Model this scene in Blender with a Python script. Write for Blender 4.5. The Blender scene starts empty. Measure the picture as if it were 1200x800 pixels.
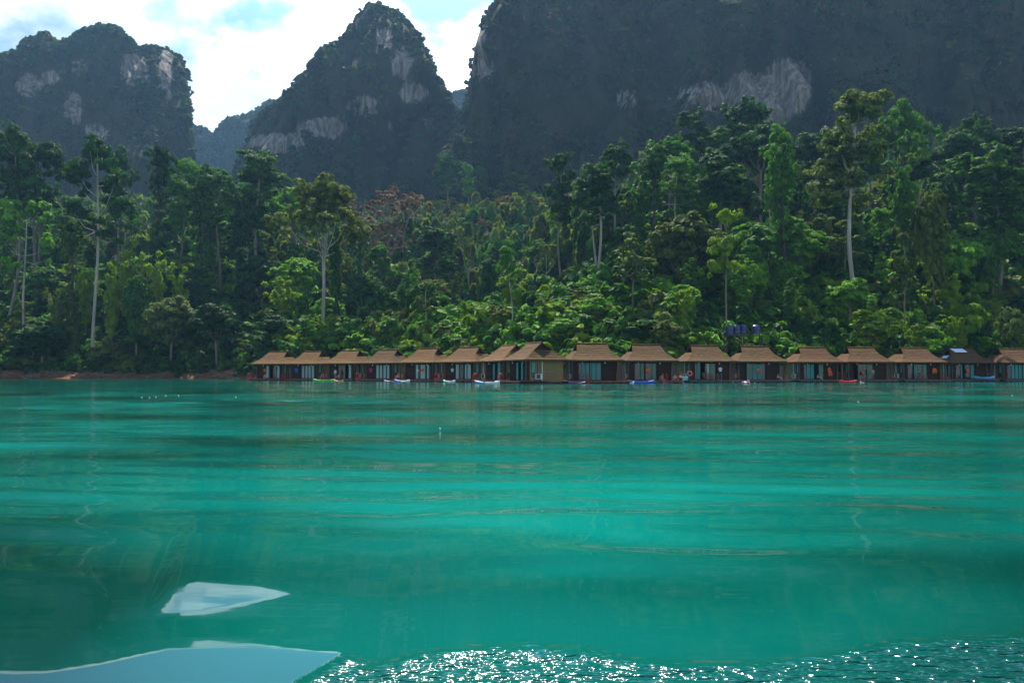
import bpy, math, random
import numpy as np
from mathutils import Vector, Matrix, Euler

random.seed(7)
S = bpy.context.scene
COL = S.collection
R = math.radians

# ------------------------------------------------------------------ camera, sky, sun, exposure
F = 930.0            # focal length in pixels of a 1200 px wide frame
HORIZON = 437.0      # pixel row of the horizon
CAMZ = 1.4
PITCH = math.atan((HORIZON - 400.0) / F)
cam = bpy.data.cameras.new('camera')
cam.sensor_width = 36.0
cam.lens = 36.0 * F / 1200.0
cam.clip_start = 0.1
cam.clip_end = 8000
cam_o = bpy.data.objects.new('camera', cam)
COL.objects.link(cam_o)
cam_o.location = (0, 0, CAMZ)
cam_o.rotation_euler = (R(90) + PITCH, 0, 0)
S.camera = cam_o

SUN_EL, SUN_AZ = R(56), R(-5)      # azimuth from +Y, negative = to the left of the view
w = bpy.data.worlds.new('World'); S.world = w; w.use_nodes = True
nt = w.node_tree; nt.nodes.clear()
def N(t, typ, **kw):
    n = t.nodes.new(typ)
    for k, v in kw.items():
        setattr(n, k, v)
    return n
sky = N(nt, 'ShaderNodeTexSky', sky_type='NISHITA')
sky.sun_disc = False; sky.sun_elevation = SUN_EL; sky.sun_rotation = SUN_AZ
sky.air_density = 1.0; sky.dust_density = 0.0; sky.ozone_density = 4.0
tc = N(nt, 'ShaderNodeTexCoord')
sep = N(nt, 'ShaderNodeSeparateXYZ'); nt.links.new(tc.outputs['Generated'], sep.inputs[0])
mp = N(nt, 'ShaderNodeMapping'); mp.inputs['Scale'].default_value = (1, 1, 1.5); mp.inputs['Location'].default_value = (0.35, 0.0, 0.1)
nt.links.new(tc.outputs['Generated'], mp.inputs[0])
n1 = N(nt, 'ShaderNodeTexNoise'); n1.inputs['Scale'].default_value = 3.6; n1.inputs['Detail'].default_value = 9; n1.inputs['Roughness'].default_value = 0.58
nt.links.new(mp.outputs[0], n1.inputs['Vector'])
# more cloud low down in the sky, clear blue overhead
bias = N(nt, 'ShaderNodeMapRange'); bias.inputs['From Min'].default_value = 0.42; bias.inputs['From Max'].default_value = 0.56
bias.inputs['To Min'].default_value = 0.10; bias.inputs['To Max'].default_value = -0.35
nt.links.new(sep.outputs['Z'], bias.inputs['Value'])
add = N(nt, 'ShaderNodeMath', operation='ADD'); nt.links.new(n1.outputs['Fac'], add.inputs[0]); nt.links.new(bias.outputs[0], add.inputs[1])
# a clearer patch to the upper left
biasx = N(nt, 'ShaderNodeMapRange'); biasx.inputs['From Min'].default_value = -0.62; biasx.inputs['From Max'].default_value = -0.1
biasx.inputs['To Min'].default_value = -0.06; biasx.inputs['To Max'].default_value = 0.06
nt.links.new(sep.outputs['X'], biasx.inputs['Value'])
add2 = N(nt, 'ShaderNodeMath', operation='ADD'); nt.links.new(add.outputs[0], add2.inputs[0]); nt.links.new(biasx.outputs[0], add2.inputs[1])
cr = N(nt, 'ShaderNodeMapRange', interpolation_type='SMOOTHSTEP'); cr.inputs['From Min'].default_value = 0.50; cr.inputs['From Max'].default_value = 0.66
nt.links.new(add2.outputs[0], cr.inputs['Value'])
n2 = N(nt, 'ShaderNodeTexNoise'); n2.inputs['Scale'].default_value = 9.0; n2.inputs['Detail'].default_value = 6
nt.links.new(mp.outputs[0], n2.inputs['Vector'])
cc = N(nt, 'ShaderNodeValToRGB'); cc.color_ramp.elements[0].position = 0.38; cc.color_ramp.elements[0].color = (7.0, 8.6, 9.8, 1)
cc.color_ramp.elements[1].position = 0.62; cc.color_ramp.elements[1].color = (12, 12.6, 13, 1)
nt.links.new(n2.outputs['Fac'], cc.inputs[0])
mx = N(nt, 'ShaderNodeMix', data_type='RGBA')
nt.links.new(cr.outputs[0], mx.inputs['Factor']); au2 = N(nt, 'ShaderNodeMath', operation='MULTIPLY_ADD'); au2.inputs[1].default_value = .62; au2.inputs[2].default_value = .6
sk2 = N(nt, 'ShaderNodeVectorMath', operation='SCALE'); nt.links.new(sky.outputs[0], sk2.inputs[0]); nt.links.new(au2.outputs[0], sk2.inputs['Scale'])
nt.links.new(sk2.outputs[0], mx.inputs['A'])
bg = N(nt, 'ShaderNodeBackground'); bg.inputs['Strength'].default_value = 0.056
vd = N(nt, 'ShaderNodeVectorMath', operation='DOT_PRODUCT'); vd.inputs[1].default_value = (math.sin(SUN_AZ)*math.cos(SUN_EL), math.cos(SUN_AZ)*math.cos(SUN_EL), math.sin(SUN_EL))
nt.links.new(tc.outputs['Generated'], vd.inputs[0])
au = N(nt, 'ShaderNodeMapRange', interpolation_type='SMOOTHSTEP'); au.inputs['From Min'].default_value = .76; au.inputs['From Max'].default_value = 1.0
au.inputs['To Min'].default_value = 1.0; au.inputs['To Max'].default_value = 8.0; nt.links.new(vd.outputs['Value'], au.inputs['Value'])
nt.links.new(au.outputs[0], au2.inputs[0])
vs = N(nt, 'ShaderNodeVectorMath', operation='SCALE'); nt.links.new(cc.outputs[0], vs.inputs[0]); nt.links.new(au.outputs[0], vs.inputs['Scale'])
nt.links.new(vs.outputs[0], mx.inputs['B']); nt.links.new(mx.outputs['Result'], bg.inputs[0])
wo = N(nt, 'ShaderNodeOutputWorld'); nt.links.new(bg.outputs[0], wo.inputs['Surface'])

sl = bpy.data.lights.new('sun', 'SUN'); sl.energy = 5.0; sl.angle = R(0.5); sl.color = (1.0, 0.90, 0.72)
so = bpy.data.objects.new('sun', sl); COL.objects.link(so)
so.rotation_euler = (R(90) - SUN_EL, 0, math.pi - SUN_AZ)
S.view_settings.view_transform = 'Standard'; S.view_settings.look = 'None'
S.view_settings.exposure = 1.15; S.view_settings.gamma = 1.0
S.render.engine = 'CYCLES'
cy = S.cycles
cy.use_denoising = True
cy.max_bounces = 6; cy.diffuse_bounces = 1; cy.glossy_bounces = 3; cy.transmission_bounces = 4; cy.volume_bounces = 0
cy.transparent_max_bounces = 8
cy.sample_clamp_indirect = 4.0
cy.caustics_reflective = False; cy.caustics_refractive = False
cy.use_adaptive_sampling = True; cy.adaptive_threshold = 0.02

# ------------------------------------------------------------------ helpers
CP, SP = math.cos(PITCH), math.sin(PITCH)
def at(px, py, D):
    """the place at depth D that the photograph shows at (px, py)"""
    u = (px - 600.0) / F; v = (400.0 - py) / F
    yw = CP - v * SP; zw = SP + v * CP
    return (u * D / yw, D, CAMZ + zw * D / yw)
def topx(x, y):
    return 600.0 + F * (x / y) * 1.0

def vnoise(p, seed=0):
    """value noise, p (n,3) -> (n,) in -1..1"""
    pi = np.floor(p).astype(np.int64); f = p - pi; f = f * f * (3 - 2 * f)
    out = np.zeros(len(p))
    for dx in (0, 1):
        for dy in (0, 1):
            for dz in (0, 1):
                h = ((pi[:, 0] + dx) * 374761393 + (pi[:, 1] + dy) * 668265263 + (pi[:, 2] + dz) * 2147483647 + seed * 974634777) & 0xffffffff
                h = ((h ^ (h >> 13)) * 1274126177) & 0xffffffff
                h = (h ^ (h >> 16)) & 0xffff
                wgt = (f[:, 0] if dx else 1 - f[:, 0]) * (f[:, 1] if dy else 1 - f[:, 1]) * (f[:, 2] if dz else 1 - f[:, 2])
                out += wgt * (h / 32767.5 - 1)
    return out
def fbm(p, oct=4, seed=0, gain=0.5):
    a = 1.0; s = np.zeros(len(p)); q = p.copy()
    for i in range(oct):
        s += a * vnoise(q, seed + i); a *= gain; q = q * 2.03 + 11.3
    return s

def mesh_np(name, V, Fc, mats, attrs=None, smooth=False, midx=None):
    """V (n,3); Fc (m,k) all faces with k corners"""
    me = bpy.data.meshes.new(name)
    V = np.asarray(V, dtype=np.float32); Fc = np.asarray(Fc, dtype=np.int32)
    m, k = Fc.shape
    me.vertices.add(len(V)); me.vertices.foreach_set('co', V.ravel())
    me.loops.add(m * k); me.loops.foreach_set('vertex_index', Fc.ravel())
    me.polygons.add(m); me.polygons.foreach_set('loop_start', np.arange(0, m * k, k, dtype=np.int32))
    me.polygons.foreach_set('loop_total', np.full(m, k, dtype=np.int32))
    me.polygons.foreach_set('use_smooth', np.full(m, smooth))
    if midx is not None: me.polygons.foreach_set('material_index', np.asarray(midx, dtype=np.int32))
    for mt in (mats if isinstance(mats, (list, tuple)) else [mats]): me.materials.append(mt)
    for an, (dom, arr) in (attrs or {}).items():
        a = me.attributes.new(an, 'FLOAT', dom); a.data.foreach_set('value', np.asarray(arr, dtype=np.float32))
    me.update(calc_edges=True)
    return me

class MB:
    """collects simple solids and becomes ONE mesh"""
    def __init__(s): s.v = []; s.f = []; s.m = []; s.cm = 0
    def add(s, vs, fs):
        b = len(s.v); s.v += [tuple(p) for p in vs]
        for q in fs: s.f.append(tuple(b + i for i in q)); s.m.append(s.cm)
    def box(s, x0, x1, y0, y1, z0, z1):
        if x0 > x1: x0, x1 = x1, x0
        if y0 > y1: y0, y1 = y1, y0
        s.add([(x0,y0,z0),(x1,y0,z0),(x1,y1,z0),(x0,y1,z0),(x0,y0,z1),(x1,y0,z1),(x1,y1,z1),(x0,y1,z1)],
              [(0,3,2,1),(4,5,6,7),(0,1,5,4),(1,2,6,5),(2,3,7,6),(3,0,4,7)])
    def tube(s, pts, rad, n=8, cap=True):
        pts = [Vector(p) for p in pts]
        if not hasattr(rad, '__len__'): rad = [rad] * len(pts)
        b = len(s.v); ref = None
        for i, p in enumerate(pts):
            d = (pts[min(i+1, len(pts)-1)] - pts[max(i-1, 0)])
            d = d.normalized() if d.length > 1e-9 else Vector((0,0,1))
            if ref is None: ref = Vector((1,0,0)) if abs(d.x) < .9 else Vector((0,1,0))
            a = (ref - d * ref.dot(d)).normalized(); c = d.cross(a); ref = a
            for k in range(n):
                t = 2 * math.pi * k / n
                s.v.append(tuple(p + (a * math.cos(t) + c * math.sin(t)) * rad[i]))
        for i in range(len(pts) - 1):
            for k in range(n):
                s.f.append((b+i*n+k, b+i*n+(k+1)%n, b+(i+1)*n+(k+1)%n, b+(i+1)*n+k)); s.m.append(s.cm)
        if cap:
            s.f.append(tuple(b+k for k in reversed(range(n)))); s.m.append(s.cm)
            s.f.append(tuple(b+(len(pts)-1)*n+k for k in range(n))); s.m.append(s.cm)
    def ball(s, c, r, nu=12, nv=8, rz=None):
        rz = rz or r; b = len(s.v)
        s.v.append((c[0], c[1], c[2]-rz))
        for j in range(1, nv):
            ph = -math.pi/2 + math.pi*j/nv
            for k in range(nu):
                t = 2*math.pi*k/nu
                s.v.append((c[0]+r*math.cos(ph)*math.cos(t), c[1]+r*math.cos(ph)*math.sin(t), c[2]+rz*math.sin(ph)))
        s.v.append((c[0], c[1], c[2]+rz)); top = len(s.v)-1
        for k in range(nu):
            s.f.append((b, b+1+(k+1)%nu, b+1+k)); s.m.append(s.cm)
            s.f.append((top, top-nu+k, top-nu+(k+1)%nu)); s.m.append(s.cm)
        for j in range(nv-2):
            for k in range(nu):
                a = b+1+j*nu
                s.f.append((a+k, a+(k+1)%nu, a+nu+(k+1)%nu, a+nu+k)); s.m.append(s.cm)
    def mesh(s, name, mats, smooth=False):
        me = bpy.data.meshes.new(name); me.from_pydata(s.v, [], s.f)
        for mt in (mats if isinstance(mats, (list, tuple)) else [mats]): me.materials.append(mt)
        me.polygons.foreach_set('material_index', s.m)
        if smooth: me.polygons.foreach_set('use_smooth', [True]*len(s.f))
        me.update(); return me
    def build(s, name, mats, parent=None, smooth=False):
        return link(name, s.mesh(name, mats, smooth), parent)

def link(name, me, parent=None):
    o = bpy.data.objects.new(name, me); COL.objects.link(o)
    if parent: o.parent = parent
    return o
def tag(o, label=None, cat=None, group=None, kind=None):
    if label: o['label'] = label
    if cat: o['category'] = cat
    if group: o['group'] = group
    if kind: o['kind'] = kind
    return o
def empty(name, loc=(0,0,0), rz=0.0):
    o = bpy.data.objects.new(name, None); COL.objects.link(o); o.location = loc; o.rotation_euler = (0,0,rz)
    o.empty_display_size = 0.3
    return o

# ------------------------------------------------------------------ materials
def mat(name, col, rough=0.7, metal=0.0, var=None, scale=5.0, bump=0.0, bscale=20.0, coords='Object', stretch=(1,1,1), spec=0.5):
    m = bpy.data.materials.new(name); m.use_nodes = True
    t = m.node_tree; b = t.nodes['Principled BSDF']
    b.inputs['Base Color'].default_value = (*col, 1); b.inputs['Roughness'].default_value = rough; b.inputs['Metallic'].default_value = metal
    b.inputs['Specular IOR Level'].default_value = spec
    if var is not None or bump:
        c = N(t, 'ShaderNodeTexCoord'); mpn = N(t, 'ShaderNodeMapping'); mpn.inputs['Scale'].default_value = stretch
        t.links.new(c.outputs[coords], mpn.inputs[0])
    if var is not None:
        n = N(t, 'ShaderNodeTexNoise'); n.inputs['Scale'].default_value = scale; n.inputs['Detail'].default_value = 6; n.inputs['Roughness'].default_value = .65
        t.links.new(mpn.outputs[0], n.inputs['Vector'])
        r = N(t, 'ShaderNodeValToRGB'); r.color_ramp.elements[0].position = .35; r.color_ramp.elements[1].position = .65
        r.color_ramp.elements[0].color = (*col, 1); r.color_ramp.elements[1].color = (*var, 1)
        t.links.new(n.outputs['Fac'], r.inputs[0]); t.links.new(r.outputs[0], b.inputs['Base Color'])
    if bump:
        n = N(t, 'ShaderNodeTexNoise'); n.inputs['Scale'].default_value = bscale; n.inputs['Detail'].default_value = 5
        t.links.new(mpn.outputs[0], n.inputs['Vector'])
        bp = N(t, 'ShaderNodeBump'); bp.inputs['Strength'].default_value = bump; bp.inputs['Distance'].default_value = 0.1
        t.links.new(n.outputs['Fac'], bp.inputs['Height']); t.links.new(bp.outputs[0], b.inputs['Normal'])
    return m

def leafmat(name, c0, c1, trans=0.30, rough=0.72, hue=0.0):
    """leaf colours run from c0 to c1 with the clump (attribute) and with the tree"""
    m = bpy.data.materials.new(name); m.use_nodes = True
    t = m.node_tree; t.nodes.clear()
    a = N(t, 'ShaderNodeAttribute', attribute_name='tint')
    oi = N(t, 'ShaderNodeObjectInfo')
    ad = N(t, 'ShaderNodeMath', operation='MULTIPLY_ADD'); ad.inputs[1].default_value = 0.45; ad.inputs[2].default_value = -0.2
    t.links.new(oi.outputs['Random'], ad.inputs[0])
    s2 = N(t, 'ShaderNodeMath', operation='ADD', use_clamp=True); t.links.new(a.outputs['Fac'], s2.inputs[0]); t.links.new(ad.outputs[0], s2.inputs[1])
    mxc = N(t, 'ShaderNodeMix', data_type='RGBA'); mxc.inputs['A'].default_value = (*c0, 1); mxc.inputs['B'].default_value = (*c1, 1)
    t.links.new(s2.outputs[0], mxc.inputs['Factor'])
    b = N(t, 'ShaderNodeBsdfPrincipled'); b.inputs['Roughness'].default_value = rough; b.inputs['Specular IOR Level'].default_value = 0.18
    t.links.new(mxc.outputs['Result'], b.inputs['Base Color'])
    tr = N(t, 'ShaderNodeBsdfTranslucent')
    g = N(t, 'ShaderNodeMix', data_type='RGBA', blend_type='MULTIPLY'); g.inputs['Factor'].default_value = 1.0; g.inputs['B'].default_value = (1.5, 1.6, .35, 1)
    t.links.new(mxc.outputs['Result'], g.inputs['A']); t.links.new(g.outputs['Result'], tr.inputs[0])
    ms = N(t, 'ShaderNodeMixShader'); ms.inputs[0].default_value = trans
    t.links.new(b.outputs[0], ms.inputs[1]); t.links.new(tr.outputs[0], ms.inputs[2])
    o = N(t, 'ShaderNodeOutputMaterial'); t.links.new(ms.outputs[0], o.inputs[0])
    return m

L = {
 'dark':   leafmat('leaf_dark',   (.010,.034,.009), (.034,.120,.014)),
 'mid':    leafmat('leaf_mid',    (.018,.072,.008), (.080,.225,.014)),
 'bright': leafmat('leaf_bright', (.045,.150,.008), (.160,.360,.015)),
 'yellow': leafmat('leaf_yellow', (.080,.165,.006), (.250,.370,.014)),
 'olive':  leafmat('leaf_olive',  (.045,.085,.014), (.160,.215,.045)),
 'rust':   leafmat('leaf_rust',   (.110,.068,.038), (.260,.150,.085), trans=.2),
 'scrub':  leafmat('leaf_scrub',  (.020,.036,.014), (.048,.066,.024), trans=.15),
 'dryscrub': leafmat('leaf_dry_scrub',  (.040,.036,.020), (.085,.066,.036), trans=.15),
 'moss':   leafmat('leaf_moss',   (.030,.060,.009), (.125,.165,.018)),
}
BARK = {
 'pale': mat('bark_pale', (.40,.37,.31), .8, var=(.24,.22,.18), scale=.6, stretch=(3,3,.5), bump=.4, bscale=3),
 'grey': mat('bark_grey', (.22,.19,.15), .85, var=(.12,.10,.075), scale=.6, stretch=(3,3,.5), bump=.4, bscale=3),
 'dark': mat('bark_dark', (.07,.055,.04), .9, var=(.04,.03,.022), scale=.6, bump=.4, bscale=3),
}

# ------------------------------------------------------------------ the lie of the land
_px = np.array([-600, 0, 200, 300, 400, 500, 600, 700, 900, 1200, 1800], float)
_sh = np.array([215, 200, 200, 186, 170, 156, 142, 132, 138, 150, 170], float)
KN = [8, 25, 60, 100, 200, 330, 500]       # metres behind the shore
HT = {  # column px -> ground height at those distances
 -600: [3, 11, 30, 46, 80, 115, 150], 0: [3, 12, 29, 43, 74, 108, 140], 240: [3, 12, 29, 42, 72, 105, 135],
 400: [3, 8, 16, 26, 56, 88, 120], 620: [3, 8, 15, 25, 56, 90, 125],
 760: [3.5, 10, 26, 42, 74, 112, 150], 1200: [4, 12, 31, 48, 84, 125, 165], 1800: [4, 12, 31, 48, 84, 125, 165]}
_hc = np.array(sorted(HT)); _hm = np.array([HT[k] for k in sorted(HT)], float)
def shore(px): return np.interp(px, _px, _sh)
def ground(x, y):
    x = np.atleast_1d(np.asarray(x, float)); y = np.atleast_1d(np.asarray(y, float))
    px = 600 + F * x / np.maximum(y, 20)
    d = y - shore(px) + 2.5 * vnoise(np.stack([x/14, y/60, x*0], 1), 5)
    z = np.zeros_like(x)
    cols = np.stack([np.interp(px, _hc, _hm[:, k]) for k in range(len(KN))], 1)
    kn = np.array([-40., -6, 0, 3.0] + KN); 
    cols = np.concatenate([np.full((len(x),1), -9.), np.full((len(x),1), -1.6), np.zeros((len(x),1)), np.full((len(x),1), 1.4), cols], 1)
    idx = np.clip(np.searchsorted(kn, d) - 1, 0, len(kn) - 2)
    t = np.clip((d - kn[idx]) / (kn[idx+1] - kn[idx]), 0, 1.0)
    z = cols[np.arange(len(x)), idx] * (1 - t) + cols[np.arange(len(x)), idx + 1] * t
    amp = np.clip(d / 60, 0, 1)
    z += amp * 6.0 * fbm(np.stack([x/55, y/55, x*0], 1), 3, 9) + np.clip(d/5,0,1)*np.clip((60-d)/60,0.2,1)*.7*vnoise(np.stack([x/5, y/5, x*0+3], 1), 2)
    return z

def grid_mesh(name, X, Y, Z, mats, attrs=None, smooth=True):
    r, c = X.shape
    V = np.stack([X, Y, Z], 2).reshape(-1, 3)
    i = np.arange(r*c).reshape(r, c)
    Fc = np.stack([i[:-1,:-1], i[:-1,1:], i[1:,1:], i[1:,:-1]], 2).reshape(-1, 4)
    return mesh_np(name, V, Fc, mats, attrs, smooth)

# terrain sheet (fan shaped rows so that it is finer near the shore)
def build_terrain():
    m = bpy.data.materials.new('forest_floor'); m.use_nodes = True; t = m.node_tree; b = t.nodes['Principled BSDF']
    b.inputs['Roughness'].default_value = .95; b.inputs['Specular IOR Level'].default_value = .1
    g = N(t, 'ShaderNodeNewGeometry'); sp = N(t, 'ShaderNodeSeparateXYZ'); t.links.new(g.outputs['Position'], sp.inputs[0])
    n = N(t, 'ShaderNodeTexNoise'); n.inputs['Scale'].default_value = .8; n.inputs['Detail'].default_value = 10; t.links.new(g.outputs['Position'], n.inputs['Vector'])
    ma = N(t, 'ShaderNodeMath', operation='MULTIPLY_ADD'); ma.inputs[1].default_value = 2.4; t.links.new(n.outputs['Fac'], ma.inputs[0]); t.links.new(sp.outputs['Z'], ma.inputs[2])
    r = N(t, 'ShaderNodeValToRGB'); r.color_ramp.elements[0].position = .0; r.color_ramp.elements[0].color = (.09,.032,.014,1)
    e = r.color_ramp.elements.new(.42); e.color = (.24,.11,.045,1)
    e = r.color_ramp.elements.new(.55); e.color = (.19,.11,.05,1)
    r.color_ramp.elements[-1].position = .68; r.color_ramp.elements[-1].color = (.030,.034,.012,1)
    mr = N(t, 'ShaderNodeMapRange'); mr.inputs['From Min'].default_value = 0.6; mr.inputs['From Max'].default_value = 5.2; t.links.new(ma.outputs[0], mr.inputs['Value'])
    t.links.new(mr.outputs[0], r.inputs[0]); t.links.new(r.outputs[0], b.inputs['Base Color'])
    n2 = N(t, 'ShaderNodeTexNoise'); n2.inputs['Scale'].default_value = 2.5; n2.inputs['Detail'].default_value = 6; t.links.new(g.outputs['Position'], n2.inputs['Vector'])
    bp = N(t, 'ShaderNodeBump'); bp.inputs['Distance'].default_value = .4; bp.inputs['Strength'].default_value = .9; t.links.new(n2.outputs['Fac'], bp.inputs['Height']); t.links.new(bp.outputs[0], b.inputs['Normal'])
    rows = np.concatenate([np.array([-40, -15, -6, -3]), np.linspace(-1.5, 12, 20), np.geomspace(13, 1100, 90)])
    pxs = np.linspace(-700, 1900, 420)
    P, D = np.meshgrid(pxs, rows)
    Y = shore(P) + D; X = (P - 600) / F * Y
    Z = ground(X.ravel(), Y.ravel()).reshape(X.shape)
    o = link('terrain', grid_mesh('terrain', X, Y, Z, m)); tag(o, kind='structure')
    # lake bed under everything, out to the horizon
    mb = MB(); mb.box(-4000, 4000, -400, 5000, -14, -12); tag(mb.build('lake_bed', mat('lake_bed_mud', (.10,.09,.06), .9, var=(.07,.065,.05), scale=.2)), kind='structure')
build_terrain()

# ------------------------------------------------------------------ mountains
def mountain_material():
    m = bpy.data.materials.new('karst'); m.use_nodes = True; t = m.node_tree; b = t.nodes['Principled BSDF']
    b.inputs['Roughness'].default_value = .95; b.inputs['Specular IOR Level'].default_value = .1
    g = N(t, 'ShaderNodeNewGeometry')
    mpn = N(t, 'ShaderNodeMapping'); mpn.inputs['Scale'].default_value = (.22, .22, .020); t.links.new(g.outputs['Position'], mpn.inputs[0])
    n = N(t, 'ShaderNodeTexNoise'); n.inputs['Scale'].default_value = 1.6; n.inputs['Detail'].default_value = 9; n.inputs['Roughness'].default_value = .7
    t.links.new(mpn.outputs[0], n.inputs['Vector'])
    r = N(t, 'ShaderNodeValToRGB'); r.color_ramp.elements[0].position = .36; r.color_ramp.elements[0].color = (.075,.07,.065,1)
    e = r.color_ramp.elements.new(.48); e.color = (.165,.14,.11,1)
    e = r.color_ramp.elements.new(.56); e.color = (.28,.255,.225,1)
    r.color_ramp.elements[-1].position = .72; r.color_ramp.elements[-1].color = (.42,.39,.35,1)
    t.links.new(n.outputs['Fac'], r.inputs[0])
    nv = N(t, 'ShaderNodeTexNoise'); nv.inputs['Scale'].default_value = .05; nv.inputs['Detail'].default_value = 10; nv.inputs['Roughness'].default_value = .7; t.links.new(g.outputs['Position'], nv.inputs['Vector'])
    rv = N(t, 'ShaderNodeValToRGB'); rv.color_ramp.elements[0].position = .35; rv.color_ramp.elements[0].color = (.018,.026,.010,1)
    rv.color_ramp.elements[1].position = .65; rv.color_ramp.elements[1].color = (.055,.050,.026,1)
    t.links.new(nv.outputs['Fac'], rv.inputs[0])
    a = N(t, 'ShaderNodeAttribute', attribute_name='rock')
    mpb = N(t, 'ShaderNodeMapping'); mpb.inputs['Scale'].default_value = (.16,.16,.045); t.links.new(g.outputs['Position'], mpb.inputs[0])
    nb = N(t, 'ShaderNodeTexNoise'); nb.inputs['Scale'].default_value = 1.0; nb.inputs['Detail'].default_value = 9; nb.inputs['Roughness'].default_value = .75; t.links.new(mpb.outputs[0], nb.inputs['Vector'])
    s = N(t, 'ShaderNodeMath', operation='MULTIPLY_ADD'); s.inputs[1].default_value = 1.3; t.links.new(nb.outputs['Fac'], s.inputs[0]); t.links.new(a.outputs['Fac'], s.inputs[2])
    st = N(t, 'ShaderNodeMapRange', interpolation_type='SMOOTHSTEP'); st.inputs['From Min'].default_value = 1.05; st.inputs['From Max'].default_value = 1.22; t.links.new(s.outputs[0], st.inputs['Value'])
    mxn = N(t, 'ShaderNodeMix', data_type='RGBA'); t.links.new(st.outputs[0], mxn.inputs['Factor']); t.links.new(rv.outputs[0], mxn.inputs['A']); t.links.new(r.outputs[0], mxn.inputs['B'])
    t.links.new(mxn.outputs['Result'], b.inputs['Base Color'])
    bp = N(t, 'ShaderNodeBump'); bp.inputs['Distance'].default_value = 4; bp.inputs['Strength'].default_value = .8; t.links.new(n.outputs['Fac'], bp.inputs['Height']); t.links.new(bp.outputs[0], b.inputs['Normal'])
    return m
KARST = mountain_material()
ROCKS = [(28,100,20,16,1),(52,92,14,12,1),(80,128,13,26,1),(84,80,14,14,.8),(108,155,20,14,1),(150,82,22,24,1),(188,82,12,30,1),(190,115,10,20,.8),
         (320,168,40,13,1.2),(375,150,34,13,1.2),(425,125,26,14,1.1),(450,45,14,18,.9),(470,75,16,22,1),(482,110,18,14,1.2),(500,142,12,8,.8),(455,150,12,10,.8),(400,142,14,18,.7),
         (560,60,12,42,1.1),(575,85,10,20,.8),(612,20,10,10,.7),(830,115,46,20,1),(880,110,40,26,1.2),(930,100,30,34,1.3),(905,135,34,16,1.1),(735,118,20,16,.8),(720,130,12,10,.7),
         (1150,90,26,8,.8),(1185,70,24,10,.7),(1020,20,14,6,.6),(980,70,12,8,.6),(770,60,14,6,.5),(640,140,14,14,.5)]
VEG = []      # (positions) for the growth on the mountains
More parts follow.
